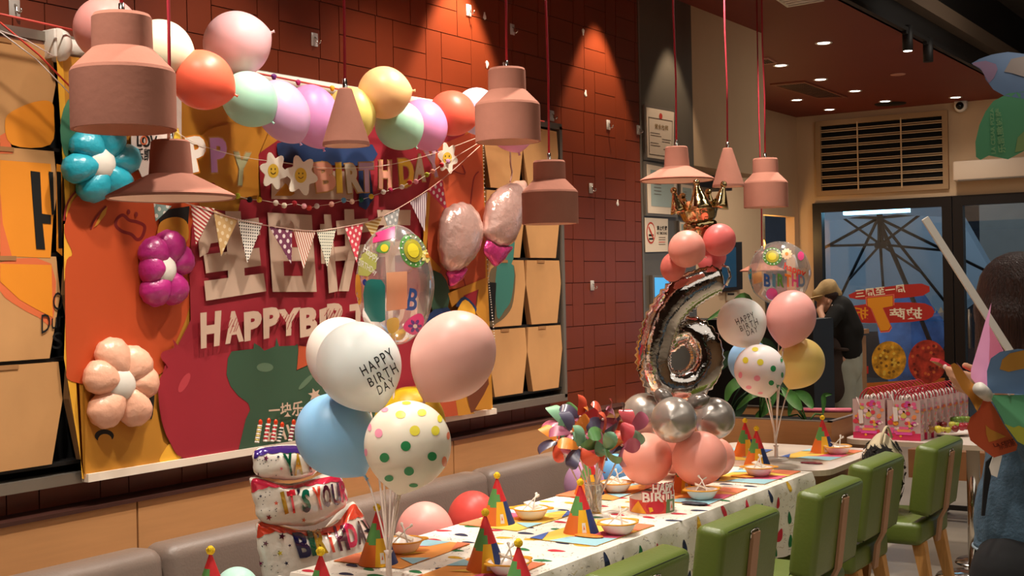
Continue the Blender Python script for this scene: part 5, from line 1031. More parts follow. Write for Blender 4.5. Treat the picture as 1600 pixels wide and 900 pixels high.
hats = [(760, 890, 0, 'party hat nearest the camera on the long table, beside a bowl'), (778, 818, .3, 'party hat on the bench side in front of the red balloon'), (908, 832, .1, 'party hat in front of the pinwheel vase'), (921, 772, .2, 'party hat tucked behind the pinwheel sticks'),
        (1070, 768, 0, 'party hat behind the paper crown, in front of the salmon balloons'), (1183, 728, .1, 'party hat beside the bowl at the far end of the cloth'), (1165, 712, .5, 'party hat behind another hat at the left of the far bouquet sticks'), (1286, 707, .2, 'party hat at the outer end of the bare white table'),
        (591, 880, .2, 'party hat standing behind the front bouquet sticks'), (503, 965, .1, 'hat whose red tip shows at the bottom edge under the cake balloon'), (331, 962, .2, 'hat whose red tip shows at bottom left by the mint balloon'), (812, 950, 0, 'hat whose yellow pompom just shows at the bottom edge')]
hat0 = None
for i, (x, y, r_, lb) in enumerate(hats):
    z = .748 if i in (6, 7) else ZC; p = onZ(x, y, z); a = math.atan2(CAM.y-p.y, CAM.x-p.x)+r_*.5
    if hat0 is None: hat0 = make_hat('colourful paper '+lb, 'party hats with yellow pompoms'); hat0.location = p; hat0.rotation_euler = (0, 0, a)
    else: dup(hat0, p, a, 'colourful paper '+lb)
# ---------------------------------------------------------------- bowls with cutlery
M_bowl = mat('bowl_white', 'FCF0E8', .25, spec=.5); M_rim = mat('bowl_rim_orange', 'F0A838', .3)
def make_bowl():
    t = thing('bowl', '', 'bowl', group='white bowls with orange rims')
    MB().lathe([(.0005, .004), (.034, .004), (.036, 0), (.040, .0), (.052, .012), (.066, .036), (.069, .0405), (.066, .0405), (.050, .014), (.034, .008), (.0005, .007)], M_bowl, 40).build('body', t, False)
    m_ = MB(); m_.lathe([(.0645, .0395), (.067, .0425), (.071, .0425), (.0735, .0395), (.069, .037)], M_rim, 40)
    m_.build('rim', t, False)
    for s in (-1, 1): MB().prism(cat([(s*(.068+.02*math.sin(a)), .026*math.cos(a), .038) for a in [i*PI/8 for i in range(9)]], 2, False), (0, 0, .0035), M_rim).build('handle', t, False)
    return t
def make_spoon():
    o = MB().tube([(0, -.045, .0), (0, .02, .003), (0, .05, .006), (0, .056, .004), (0, .066, 0), (0, .078, .001), (0, .084, .003)], .004, M_white, 8, rf=lambda u: .0028+.006*max(0, math.sin((u-.62)/.38*PI)) if u > .62 else .0028+.001*(1-u)).build('plastic_spoon'); tag(o, '', 'spoon', 'white plastic spoons in the bowls'); return o
def make_napkin():
    o = MB().prism([(-.03, -.025, 0), (.035, -.022, .004), (.030, .032, .012), (-.012, .036, .006)], (.0, 0, .005), mat('napkin', 'F4E8D8', .8), mat('napkin_edge', 'E8D4B8', .8)).build('napkin'); tag(o, '', 'napkin', 'folded paper napkins in the bowls'); return o
bowl0 = make_bowl(); sp0 = make_spoon(); nk0 = make_napkin(); first = True
bowls = [(630, 862, 'beside the front bouquet sticks', 0), (795, 897, 'next to the hat nearest the camera', 0), (830, 810, 'on the bench side near the red balloon', 0), (966, 833, 'left of the paper crown in front', 0), (1097, 779, 'behind the paper crown by the salmon balloon', 0), (1186, 743, 'at the far end of the tablecloth', 0), (1309, 709, 'at the outer end of the bare white table', 1), (963, 768, 'in front of the blue balloon on the bench side', 0)]
for i, (x, y, lb, bare) in enumerate(bowls):
    z = .748 if bare else ZC+.003; p = onZ(x, y, z); rz = .9+.5*math.sin(i*2.3)
    if i: dup(bowl0, p, rz, 'white orange rimmed bowl '+lb)
    else: bowl0.location = p; bowl0.rotation_euler = (0, 0, rz); bowl0['label'] = 'white orange rimmed bowl '+lb
    for k in range(2):
        o = sp0 if (i == 0 and k == 0) else sp0.copy()
        if o is not sp0: COL.objects.link(o)
        o.scale = (.7, .7, .7); o.location = p+V((.012*(1 if k else -1), .0, .05)); o.rotation_euler = (math.radians(38+8*k), 0, math.radians((-30, 38)[k]+25*math.sin(i*1.7+k)))
        o['label'] = ('left' if k else 'right')+' white spoon in the bowl '+lb
    o = nk0 if i == 0 else nk0.copy()
    if i: COL.objects.link(o)
    o.location = p+V((-.005, .018, .038)); o.rotation_euler = (.25, .1, rz+1.2); o['label'] = 'folded cream napkin in the bowl '+lb
# sachets on the mats
for n, (x, y, lb, c) in enumerate(((920, 838, 'small orange sachet in front of the middle party hat', 'F08830'), (1085, 787, 'small dark sachet on the mat right of the paper crown', '303848'), (1160, 745, 'small yellow sachet left of the far bowl', 'F0A030'), (1268, 724, 'small dark red sachet on the bare white table edge', '78202C'))):
    p = onZ(x, y, ZC+.003 if n != 3 else .748); w = .045; tag(MB().inflate([p+V((w*a, w*.45*b, .003)) for a, b in cat([(-1, -1, 0), (0, -1, 0), (1, -1, 0), (1, 1, 0), (0, 1, 0), (-1, 1, 0)], 3) and [(q.x, q.y) for q in cat([(-1, -1, 0), (1, -1, 0), (1, 1, 0), (-1, 1, 0)], 4)]], (0, 0, 1), .004, mat('sachet_'+c, c, .3, bump=.5, bscale=60), 4, .05, 8).build('sachet', origin=p), lb, 'sachet')
# paper crown
p = onZ(1027, 806, ZC+.001) ; p = onZ(1019, 797, ZC+.001); t = thing('paper_headband', 'printed paper party crown lettered HAPPY BIRTH standing on the tablecloth', 'crown', p)
R = .088; H = .052; a0 = math.atan2(CAM.y-p.y, CAM.x-p.x); crf = lambda u, z, d=0: V(((R+d)*math.cos(a0+u), (R+d)*math.sin(a0+u), z))
mb = MB(); n = 60; mb.add([crf(2*PI*k/n, z) for z in (0, H) for k in range(n)], [(k, (k+1) % n, n+(k+1) % n, n+k) for k in range(n)], mat('crown_cream', 'E8CFC0', .6), True); mb.add([crf(2*PI*k/n, z, -.0015) for z in (0, H) for k in range(n)], [(k, (k+1) % n, n+(k+1) % n, n+k) for k in range(n)], MATS['crown_cream'], True); mb.build('band', t, False)
mb = MB()
def cpoly(pts, c, d=.0012, steps=1):
    P_ = []
    for i in range(len(pts)):
        (a, b), (e, f) = pts[i], pts[(i+1) % len(pts)]
        for k in range(4): P_.append((a+(e-a)*k/4, b+(f-b)*k/4))
    bm = bmesh.new(); bmesh.ops.triangulate(bm, faces=[bm.faces.new([bm.verts.new((q[0], q[1], 0)) for q in P_])]); bmesh.ops.subdivide_edges(bm, edges=bm.edges[:], cuts=2); bmesh.ops.triangulate(bm, faces=[f for f in bm.faces if len(f.verts) > 3]); bm.verts.index_update()
    mb.add([crf(v.co.x, v.co.y, d) for v in bm.verts], [[v.index for v in f.verts] for f in bm.faces], prt(c)); bm.free()
cpoly([(-1.3, 0), (1.25, 0), (1.25, H), (-1.3, H)], 'D84838'); cpoly([(-1.15, .002), (-.25, .002), (-.62, .049)], 'F0A428', .002); cpoly([(q[0], q[1]) for q in ell(.15, .026, .42, .024, 14)], 'C82838', .002); cpoly([(.62, 0), (1.25, 0), (1.25, H), (.68, H)], '6A8A58', .002); cpoly([(.85, .008), (1.05, .008), (1.05, .044), (.85, .044)], 'F0E8E0', .003); cpoly([(.9, .018), (1.02, .018), (.96, .036)], 'E07030', .004); cpoly([(-.1, .006), (.05, .012), (.0, .026), (-.15, .026)], 'F0B828', .003); mb.build('band_print', t, False)
mb = MB()
def ctext(s, u0, u1, z0, z1, c, d, bold): 
    vs, fs, _ = text(s, bold); mb.add([crf(u0+(u1-u0)*u, z0+(z1-z0)*v, d) for u, v in vs], fs, prt(c))
ctext('HAPPY', .0, 1.35, .078, .118, 'C82838', .0, .10); ctext('BIRTH', -.45, 1.35, .042, .086, 'C82838', .0, .10); ctext('HAPPY', .03, 1.32, .081, .115, 'F0E4D8', .002, .03); ctext('BIRTH', -.42, 1.32, .045, .083, 'F0E4D8', .002, .03); mb.build('lettering', t, False)
# ---------------------------------------------------------------- pinwheels in a glass
vs_ = onZ(928, 800, ZC+.001); t = thing('glass_vase', 'clear glass tumbler holding the paper pinwheels', 'vase', vs_)
MB().lathe([(.001, 0), (.030, 0), (.036, .11), (.034, .11), (.028, .006), (.001, .006)], glass('tumbler_glass', 'F0F0EC', .08, .02), 28).build('glass_body', t, False)
MB().lathe([(.034, .108), (.037, .108), (.037, .112), (.034, .112)], M_clear, 28).build('glass_rim', t, False)
WC = ['D8583C', 'E08838', 'B86078', '5A8A50', '4A465C', 'C84850', '7AA888', 'A05870']
wmat = {c: mat('pinwheel_'+c, c, .35, coat=.2) for c in WC}
wlabel = ['leftmost in the bunch', 'upper left with a mint blade', 'tallest with pink and green blades', 'left of centre facing forward', 'lower front with an orange blade', 'front centre with a red curl', 'upper centre with a dark violet blade', 'right of the dark violet one', 'centre right behind the green blade', 'right side near the silver balloon', 'lower right with a red blade', 'back of the bunch between the two topmost']
for i, (x, y, dd) in enumerate(((872, 690, 0), (878, 662, .05), (905, 652, .03), (893, 676, -.05), (905, 700, -.10), (945, 702, -.10), (938, 655, .0), (960, 662, .05), (942, 678, -.08), (985, 672, .02), (975, 697, -.04), (915, 664, .08))):
    c = at(x, y, 5.0+dd); t = thing('paper_pinwheel', 'colourful paper pinwheel in the glass, '+wlabel[i], 'pinwheel', c, group='paper pinwheels in the glass')
    ax = ((CAM-c).normalized()+V((rnd.uniform(-.8, .8), rnd.uniform(-.8, .8), rnd.uniform(-.3, .7)))).normalized(); q = V((0, 0, 1)).rotation_difference(ax).to_matrix().to_4x4(); sp = rnd.random()*6
    for k in range(5):
        a = sp+k*2*PI/5; mt_ = wmat[WC[(i*2+k*3) % 8]]; m_ = MB(); rows = []; N_ = 9
        for u in range(N_+1):
            f = u/N_; rr = .088*math.sin(f*PI*.5)*(1) ; w = .040*math.sin(PI*min(1, f*.93+.05))**.7; an = a+f*.55; h = .020*math.sin(f*PI)
            cx, cy = rr*math.cos(an), rr*math.sin(an); px_, py_ = -math.sin(an), math.cos(an)
            rows += [V((cx-px_*w*.35, cy-py_*w*.35, .004)), V((cx+px_*w*.4, cy+py_*w*.4, .006+h)), V((cx+px_*w*.95, cy+py_*w*.95, .004+h*1.9))]
        m_.add(rows, [(j*3+s, j*3+s+1, (j+1)*3+s+1, (j+1)*3+s) for j in range(N_) for s in (0, 1)], mt_, True, q); m_.build('blade', t, False)
    MB().ball((0, 0, 0), .006, mat('hub_pink', 'F0C8B8', .4), 10, Matrix.Translation(ax*.012)).build('hub', t, False)
    e = vs_+V((rnd.uniform(-.02, .02), rnd.uniform(-.02, .02), .01)); MB().tube([c-ax*.004, e], .0032, M_stick, 7).build('stick', t)
# ================================================================== CHAIRS
M_chair = mat('green_leather', '62722E', .38, spec=.5, var=.05, bump=.1, bscale=90); M_strip = mat('chair_back_wood', 'B08464', .55); M_leg = mat('chair_leg_oak', 'D09858', .5, var=.12, vscale=8, aniso=(12, 12, 1)); M_pipe = mat('dark_piping', '26301A', .6)
def make_chair(label):
    t = thing('dining_chair', label, 'chair', group='green chairs along the long table')
    # seat, front towards -x
    MB().rbox((-.19, 0, .415), (.44, .50, .11), M_chair, .028, 4).build('seat', t, False)
    lean = Matrix.Translation((.02, 0, .50)) @ Matrix.Rotation(.13, 4, 'Y')
    bk = MB().rbox((0, 0, .175), (.108, .50, .335), M_chair, .026, 4, lean).build('backrest', t, False)
    for xx in (-.0465, .0465):
        pts = cat([(xx, -.232, .04), (xx, -.235, .30), (xx, -.224, .325), (xx, -.19, .332), (xx, .19, .332), (xx, .224, .325), (xx, .235, .30), (xx, .232, .04), (xx, .20, .018), (xx, -.20, .018)], 4); MB().tube([lean @ p for p in pts]+[lean @ pts[0]], .0022, M_pipe, 5, cap=False).build('piping', bk, False)
    MB().tube([lean @ V(p) for p in ((.057, -.031, .28), (.057, -.031, .308), (.060, 0, .313), (.057, .031, .308), (.057, .031, .28))], .003, MATS['chrome'], 6).build('clip', t, False)
    m_ = MB(); P_ = [lean @ V((.055, 0, .30)), lean @ V((.056, 0, .02)), V((.05, 0, .46)), V((.036, 0, .35))]; W_ = .029
    for a, b in zip(P_, P_[1:]):
        m_.add([a+V((0, -W_, 0)), a+V((0, W_, 0)), b+V((0, W_, 0)), b+V((0, -W_, 0)), a+V((.012, -W_, 0)), a+V((.012, W_, 0)), b+V((.012, W_, 0)), b+V((.012, -W_, 0))], [(0, 1, 2, 3), (7, 6, 5, 4), (0, 4, 5, 1), (1, 5, 6, 2), (2, 6, 7, 3), (3, 7, 4, 0)], M_strip)
    m_.build('back_slat', t, False)
    for sx, sy in ((.0, -.17), (.0, .17), (-.36, -.17), (-.36, .17)):
        dx = .07 if sx == 0 else -.03; dy = .02*(1 if sy > 0 else -1); m_ = MB(); ring = []
        for z, w in ((.37, .030), (0, .017)):
            f = (1-z/.37); ring += [V((sx+dx*f+i*w, sy+dy*f+j*w, z)) for i, j in ((-1, -1), (1, -1), (1, 1), (-1, 1))]
        m_.add(ring, [(3, 2, 1, 0), (4, 5, 6, 7), (0, 1, 5, 4), (1, 2, 6, 5), (2, 3, 7, 6), (3, 0, 4, 7)], M_leg).build('leg', t, False)
    return t
cy = [(6.63, 'furthest one, with the patterned bag on its seat'), (5.90, 'fourth from the camera, at the far end of the cloth'), (5.13, 'third from the camera, beside the cloth corner'), (4.33, 'second from the camera, nearest the paper crown'), (3.55, 'nearest one, only its top showing at the bottom edge')]
ch0 = None
for i, (y, lb) in enumerate(cy):
    X_ = (-1.78, -1.86, -1.80, -1.84, -1.82)[i]
    if ch0 is None: ch0 = make_chair('green leather dining chair, '+lb); ch0.location = (X_, y-.25, 0)
    else: dup(ch0, (X_, y-.25, 0), 0, 'green leather dining chair, '+lb)
dup(ch0, (-1.30, 8.35, 0), 2.6, 'dark green chair mostly hidden behind the gift bags and the fingers', 'chairs in the back of the room')
# bag on the last chair
bc = V((-2.0, 6.36, .475)); M_bag = mat('leaf_print_cream', 'C8B898', .8); t = thing('fabric_bag', 'cream and black leaf print fabric bag sitting on the furthest green chair', 'bag', bc)
ou = [V((.0, .15*math.cos(a)*(1+.12*math.sin(3*a)), .19+.20*math.sin(a))) for a in [2*PI*k/36 for k in range(36)]]
bb = MB().inflate(ou, (1, 0, 0), .10, M_bag, 10, .03, 9, power=.6).build('body', t, False)
mb = MB(); sk = BVHTree.FromPolygons([v.co for v in bb.data.vertices], [list(p.vertices) for p in bb.data.polygons]); M_leaf = mat('leaf_black', '1E1A16', .8); r2 = random.Random(4)
for _ in range(230):
    a, b = r2.uniform(0, 2*PI), r2.uniform(-1.2, 1.2); h = sk.find_nearest(V((.15*math.cos(a), .25*math.sin(a), .19+.2*math.sin(b)*1.1)))
    n_ = h[1] if h[1].dot(h[0]-V((0, 0, .19))) > 0 else -h[1]; u = n_.orthogonal().normalized(); u = (Quaternion(n_, r2.random()*6) @ u); w = n_.cross(u); c = h[0]+n_*.008; L = .034
    mb.add([c-u*L, c-w*L*.32, c+u*L, c+w*L*.32], [(0, 1, 2, 3)], M_leaf)
mb.build('leaf_print', t, False)
MB().tube(cat([(.02, -.08, .34), (.03, -.07, .40), (.02, .03, .42), (.02, .10, .36)], 5, False), .007, M_bag, 8).build('strap', t, False)
# ================================================================== FAR TABLE WITH GIFT BAGS
wood_table('white table with rounded corners holding the gift bags and fruit', -2.42, -1.1, 6.98, 7.80, rad=.1, ped=2)
M_bagp = mat('gift_bag_plastic', 'C4A4A0', .35, coat=.3); M_bred = mat('gift_bag_red', 'B02030', .5); M_ribbon = mat('ribbon_white', 'EADCD4', .5)
gp = [prt(c) for c in ('E86090', 'F0A030', 'D84050', 'F0D8D0', 'D8C060', 'C84898', 'E88858', 'F0C0C8')]
def make_bagg(label):
    t = thing('gift_bag', label, 'bag', group='pink printed gift bags with red handles'); W_, D_, H_ = .18, .075, .22
    m_ = MB(); m_.add([(-W_/2, -D_/2, 0), (W_/2, -D_/2, 0), (W_/2, D_/2, 0), (-W_/2, D_/2, 0), (-W_/2, -D_/2, H_), (W_/2, -D_/2, H_), (W_/2, D_/2, H_), (-W_/2, D_/2, H_)], [(3, 2, 1, 0), (0, 1, 5, 4), (1, 2, 6, 5), (2, 3, 7, 6), (3, 0, 4, 7)], M_bagp); m_.build('body', t, False)
    m_ = MB(); r3 = random.Random(11); y = -D_/2-.0008
    m_.add([(-W_/2, y, 0), (W_/2, y, 0), (W_/2, y, .04), (-W_/2, y, .035)], [(0, 1, 2, 3)], prt('C83058')); 
    for k in range(60):
        cx, cz, s = r3.uniform(-.076, .076), r3.uniform(.02, .205), r3.uniform(.007, .017); yy = y-.0004*(k % 6+1); m_.poly([(cx+s*math.cos(a), yy, cz+s*.85*math.sin(a)) for a in [i*PI/5 for i in range(10)]], gp[r3.randrange(8)])
    for (a, b, c, d, col) in ((-.045, .045, .03, .045, 'E050A0'), (-.036, .036, .046, .06, 'F09858'), (-.026, .026, .061, .075, 'E86090')): m_.add([(a, y-.004, c), (b, y-.004, c), (b, y-.004, d), (a, y-.004, d)], [(0, 1, 2, 3)], prt(col))
    for s in (1, -1):
        for k in range(16): cy_, cz, q = r3.uniform(-.03, .03), r3.uniform(.02, .2), r3.uniform(.006, .010); m_.poly([(s*(W_/2+.0008+.0003*k), cy_+q*math.cos(a), cz+q*math.sin(a)) for a in [i*PI/4 for i in range(8)]], gp[(k+2) % 8])
    m_.build('print', t, False)
    for s in (-1, 1): MB().tube(cat([(-.05, s*.034, H_-.035), (-.045, s*.034, H_+.02), (0, s*.03, H_+.062), (.045, s*.034, H_+.02), (.05, s*.034, H_-.035)], 5, False), .0035, M_bred, 8).build('handle', t, False)
    m_ = MB(); rb = random.Random(2)
    for k in range(7): a = rb.random()*6; m_.tube(cat([(0, 0, H_-.01), (.03*math.cos(a), .014*math.sin(a), H_+.02), (.045*math.cos(a), .02*math.sin(a), H_+.0), (.02*math.cos(a), .01*math.sin(a), H_-.02)], 3, False), .005, M_ribbon, 6)
    m_.build('ribbon', t, False)
    return t
bag0 = None; r2 = random.Random(8)
for row in range(8):
    for col in range(2):
        x = -2.375+.195*col+row*.012+.09; y = 7.08+row*.088; lb = 'pink printed gift bag with red handles, '+(('front row, ' if row == 0 else 'back row, ' if row == 7 else 'row %s behind the front, ' % ('one', 'two', 'three', 'four', 'five', 'six')[row-1]))+('left column' if col == 0 else 'right column')
        if bag0 is None: bag0 = make_bagg(lb); bag0.location = (x, y, .748); bag0.rotation_euler = (0, 0, .03)
        else: dup(bag0, (x, y, .748), .03+r2.uniform(-.03, .03), lb)
for x, y, lb in ((1344, 640, 'white strip tag hanging over the left front gift bag'), (1398, 636, 'white strip tag hanging over the right front gift bag')):
    p = onY(x, y, 7.035); tag(MB().tube([p+V((-.02, .0, .07)), p+V((-.005, -.0, .03)), p], .002, M_ribbon, 5).prism([p+V((-.012, 0, 0)), p+V((.014, 0, -.002)), p+V((.018, 0, -.075)), p+V((-.006, 0, -.08))], (0, -.001, 0), M_ribbon).build('paper_tag', origin=p), lb, 'tag')
# fruit
FZ = .748
for n, (px, py, w, lb) in enumerate(((1470, 676, .19, 'white oval plate with small green and red fruit'), (1560, 672, .2, 'white plate of dark red fruit behind the orange blade'))):
    p = onZ(px, py+3, FZ); t = thing('plate', lb, 'plate', p); MB().lathe([(.001, .004), (.6, .004), (.95, .022), (1.0, .024), (.96, .018), (.62, 0), (.001, 0)], M_bowl, 32, Matrix.Diagonal((w, w*.6, 1, 1))).build('dish', t, False); MB().lathe([(.6, .0046), (.62, .0052), (.6, .006)], M_rim, 32, Matrix.Diagonal((w, w*.6, 1, 1))).build('dish_ring', t, False)
fr = [(1453, 671, 7, '9A6A30', 'brownish'), (1466, 671, 6.5, 'C8B838', 'yellow'), (1473, 671, 4.5, 'C0B040', 'small yellow'), (1481, 672, 5.5, 'B0A838', 'yellow green'), (1493, 670, 6, '7A2020', 'dark red'), (1463, 663, 6.5, '681818', 'dark red'), (1474, 664, 6, '701C18', 'maroon'), (1481, 661, 5, 'B0B848', 'green'), (1488, 664, 6, 'C0B848', 'pale green'), (1495, 664, 5, '98A838', 'green'), (1490, 656, 5.5, '5E7A24', 'deep green'), (1497, 656, 6, '64802A', 'deep green'), (1504, 655, 5.5, '6A8430', 'deep green'), (1511, 655, 5.5, '7C8C34', 'green'), (1503, 667, 7, 'A02430', 'red'), (1511, 666, 6, '982028', 'red'), (1457, 664, 4.5, 'A87C38', 'tan'), (1518, 660, 5, '8A9038', 'olive')]
fm = MB().lathe([(.0, -.85), (.4, -.8), (.85, -.35), (1, .15), (.8, .7), (.35, .88), (.1, .78), (.001, .74)], mat('fruit_9A6A30', '9A6A30', .3, coat=.3), 18).build('fruit_template'); base_me = fm.data; bpy.data.objects.remove(fm)
for i, (x, y, r_, c, nm) in enumerate(fr):
    p = onZ(x, 677-(0 if y > 668 else 4 if y > 662 else 9), FZ+.03); lev = 0 if y > 668 else (.02 if y > 660 else .04); q = at(x, y, (p-CAM).dot(cw)); me = base_me.copy(); me.materials.clear(); me.materials.append(mat('fruit_'+c, c, .3, coat=.3)); o = bpy.data.objects.new('fruit', me); COL.objects.link(o); R = r_/FOC*(q-CAM).dot(cw); o.scale = (R, R, R); o.location = q
    pos = ('front row of the plate' if lev == 0 else 'middle layer' if lev == .02 else 'top of the pile'); tag(o, 'small %s fruit, %s, number %s from left' % (nm, pos, ('one', 'two', 'three', 'four', 'five', 'six', 'seven', 'eight')[sum(1 for k in fr if (0 if k[1] > 668 else (.02 if k[1] > 660 else .04)) == lev and k[0] < x)]), 'fruit', 'small fruit on the plates')
    MB().tube([(0, 0, .74), (.05, 0, 1.05)], .07, mat('stem_brown', '4A3820', .8), 6).build('stem', o, False)
# ================================================================== PLANTER
px0, px1, py0, py1, pz = -3.44, -2.45, 6.90, 7.60, .845
t = thing('planter_box', 'light wood planter box with dark inside behind the tables', 'planter', ((px0+px1)/2, (py0+py1)/2, 0))
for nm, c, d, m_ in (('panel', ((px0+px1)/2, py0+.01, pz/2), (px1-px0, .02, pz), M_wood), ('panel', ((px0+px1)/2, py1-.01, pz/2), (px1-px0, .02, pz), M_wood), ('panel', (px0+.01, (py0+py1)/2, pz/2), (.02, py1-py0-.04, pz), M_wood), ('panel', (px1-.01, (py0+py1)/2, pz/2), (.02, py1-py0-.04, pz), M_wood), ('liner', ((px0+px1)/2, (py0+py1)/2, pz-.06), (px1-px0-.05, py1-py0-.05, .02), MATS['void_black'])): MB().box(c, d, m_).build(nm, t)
mb = MB(); c = V(((px0+px1)/2, (py0+py1)/2, pz+.003))
for cc, d in (((c.x, py0+.012, c.z), (px1-px0, .024, .008)), ((c.x, py1-.012, c.z), (px1-px0, .024, .008)), ((px1-.012, c.y, c.z), (.024, py1-py0, .008)), ((px0+.012, c.y, c.z), (.024, py1-py0, .008))): mb.box(cc, d, M_grey)
mb.build('metal_rim', t)
tag(MB().tube([onY(1252, 641, 7.4), onY(1330, 641, 7.4)], .014, mat('pink_tube', 'E8788C', .4), 12).build('pink_tube', origin=onY(1290, 641, 7.4)), 'pink tube lying across the planter edge in front of the worker', 'tube')
M_gleaf = mat('plant_green', '3E6A30', .45, var=.3, vscale=12); M_gleaf2 = mat('plant_dark', '1E3420', .5)
def leafy(label, base, leaves, m_):
    t = thing('potted_plant', label, 'plant', base)
    for pts, w in leaves:
        P_ = cat([onY(p[0], p[1], base.y+p[2]) for p in pts], 8, False); n = len(P_); vs = []
        stem = MB().tube([base]+[base.lerp(P_[0], .5)+V((0, 0, .03)), P_[0]], .005, m_, 6).build('stem', t)
        for i, p in enumerate(P_):
            t_ = (P_[min(i+1, n-1)]-P_[max(i-1, 0)]).normalized(); s = t_.cross(V((0, -1, .35))).normalized(); ww = w*math.sin(PI*min(1, (i+.4)/n))**.8; vs += [p-s*ww, p+V((0, .006+ww*.3, -.0)), p+s*ww]
        MB().add(vs, [(i*3+k, i*3+k+1, (i+1)*3+k+1, (i+1)*3+k) for i in range(n-1) for k in (0, 1)], m_, True).build('leaf', t)
leafy('green plant with long strap leaves in the planter right of the silver number', V((-3.0, 7.2, pz-.05)), [([(1190, 600, 0), (1165, 592, -.1), (1142, 606, -.15), (1134, 628, -.15)], .035), ([(1200, 615, 0), (1175, 618, -.1), (1150, 640, -.1)], .02), ([(1200, 590, .1), (1170, 470, .0), (1140, 480, -.05), (1105, 500, -.1)], .025), ([(1205, 600, 0), (1180, 560, .1), (1150, 585, .1)], .04)], M_gleaf)
leafy('green plant with broad drooping leaves behind the far bouquet sticks', V((-2.72, 7.25, pz-.05)), [([(1222, 606, 0), (1238, 622, -.05), (1252, 640, -.1)], .035), ([(1240, 612, .05), (1258, 620, 0), (1270, 638, -.05)], .03), ([(1232, 650, .1), (1236, 630, .1), (1232, 610, .1)], .02), ([(1286, 648, .1), (1287, 630, .1), (1288, 618, .1), (1300, 616, .1)], .016), ([(1215, 612, .1), (1195, 640, .05), (1180, 650, .1)], .03)], M_gleaf)
leafy('very dark bushy plant in the left half of the planter', V((-3.25, 7.3, pz-.05)), [([(1160, 600, 0), (1140, 560, 0), (1118, 580, 0)], .05), ([(1165, 590, 0), (1190, 540, .1), (1215, 560, .1)], .05), ([(1170, 610, 0), (1150, 640, 0), (1120, 645, 0)], .05), ([(1180, 600, .1), (1210, 590, .1), (1230, 610, .1)], .05)], M_gleaf2)
# serving counter and things under the bulkhead
sbox('wall_counter', (-5.0, 8.3, 0), (-3.06, 8.7, 1.37), M_dark)
t = thing('counter', 'wooden service counter where the worker leans', 'counter', (-4.3, 10.9, 0))
MB().box((-4.12, 10.9, .56), (.66, 1.5, 1.10), M_wood).build('cabinet', t); MB().box((-4.12, 10.9, 1.15), (.70, 1.56, .04), M_wood).build('worktop', t)
for z in (.62, .95): MB().box((-4.0, 10.14, z), (.36, .02, .24), MATS['void_black']).build('shelf_opening', t)
t = thing('wall_screen', 'dark blue framed screen on the beige wall right of the six', 'screen', onX(1150, 415, RX+.02)); MB().prism([onX(*p, RX+.01) for p in ((1125, 456), (1156, 452), (1155, 378), (1125, 380))], (.03, 0, 0), M_dark).build('frame', t); MB().poly([onX(*p, RX+.042) for p in ((1128, 450), (1151, 448), (1150, 386), (1128, 388))], mat('screen_teal', '18405A', .3, emit=.25)).build('display', t)
t = thing('wall_control', 'small beige control panel below the dark screen', 'panel', onX(1141, 461, RX+.01)); MB().prism([onX(*p, RX+.005) for p in ((1134, 470), (1150, 469), (1150, 456), (1134, 457))], (.015, 0, 0), mat('panel_beige', 'B8A488', .5)).build('plate', t); MB().prism([onX(*p, RX+.021) for p in ((1137, 461), (1147, 461), (1147, 458), (1137, 458))], (.002, 0, 0), M_dark).build('display_strip', t)
t = thing('amber_lamp', 'small glowing amber lamp in the kitchen hatch', 'lamp', (RX-.2, 12.8, 1.435)); MB().lathe([(.001, 0), (.05, 0), (.05, .02), (.015, .03), (.015, .5)], M_dark, 16).build('stand', t, False); MB().ball((0, 0, .58), .09, mat('amber_glow', 'FFB040', emit=6), 18).build('globe', t, False); light('POINT', (RX-.12, 12.8, 2.05), 12, (1, .6, .2), size=.08)
t = thing('low_bench', 'low wooden bench with dark metal frame behind the furthest green chair', 'bench', (-1.9, 8.9, 0)); MB().box((-1.9, 8.9, .385), (1.3, .45, .19), mat('walnut_panel', 'A06C44', .5, var=.1)).build('seat_panel', t)
for x in (-2.45, -1.35): MB().tube([(x, 8.72, .29), (x+.04, 8.72, .02), (x+.04, 9.08, .02), (x, 9.08, .29)], .02, M_dark, 8).build('leg', t)
MB().box((-1.9, 8.72, .10), (1.1, .03, .03), M_dark).build('foot_bar', t)

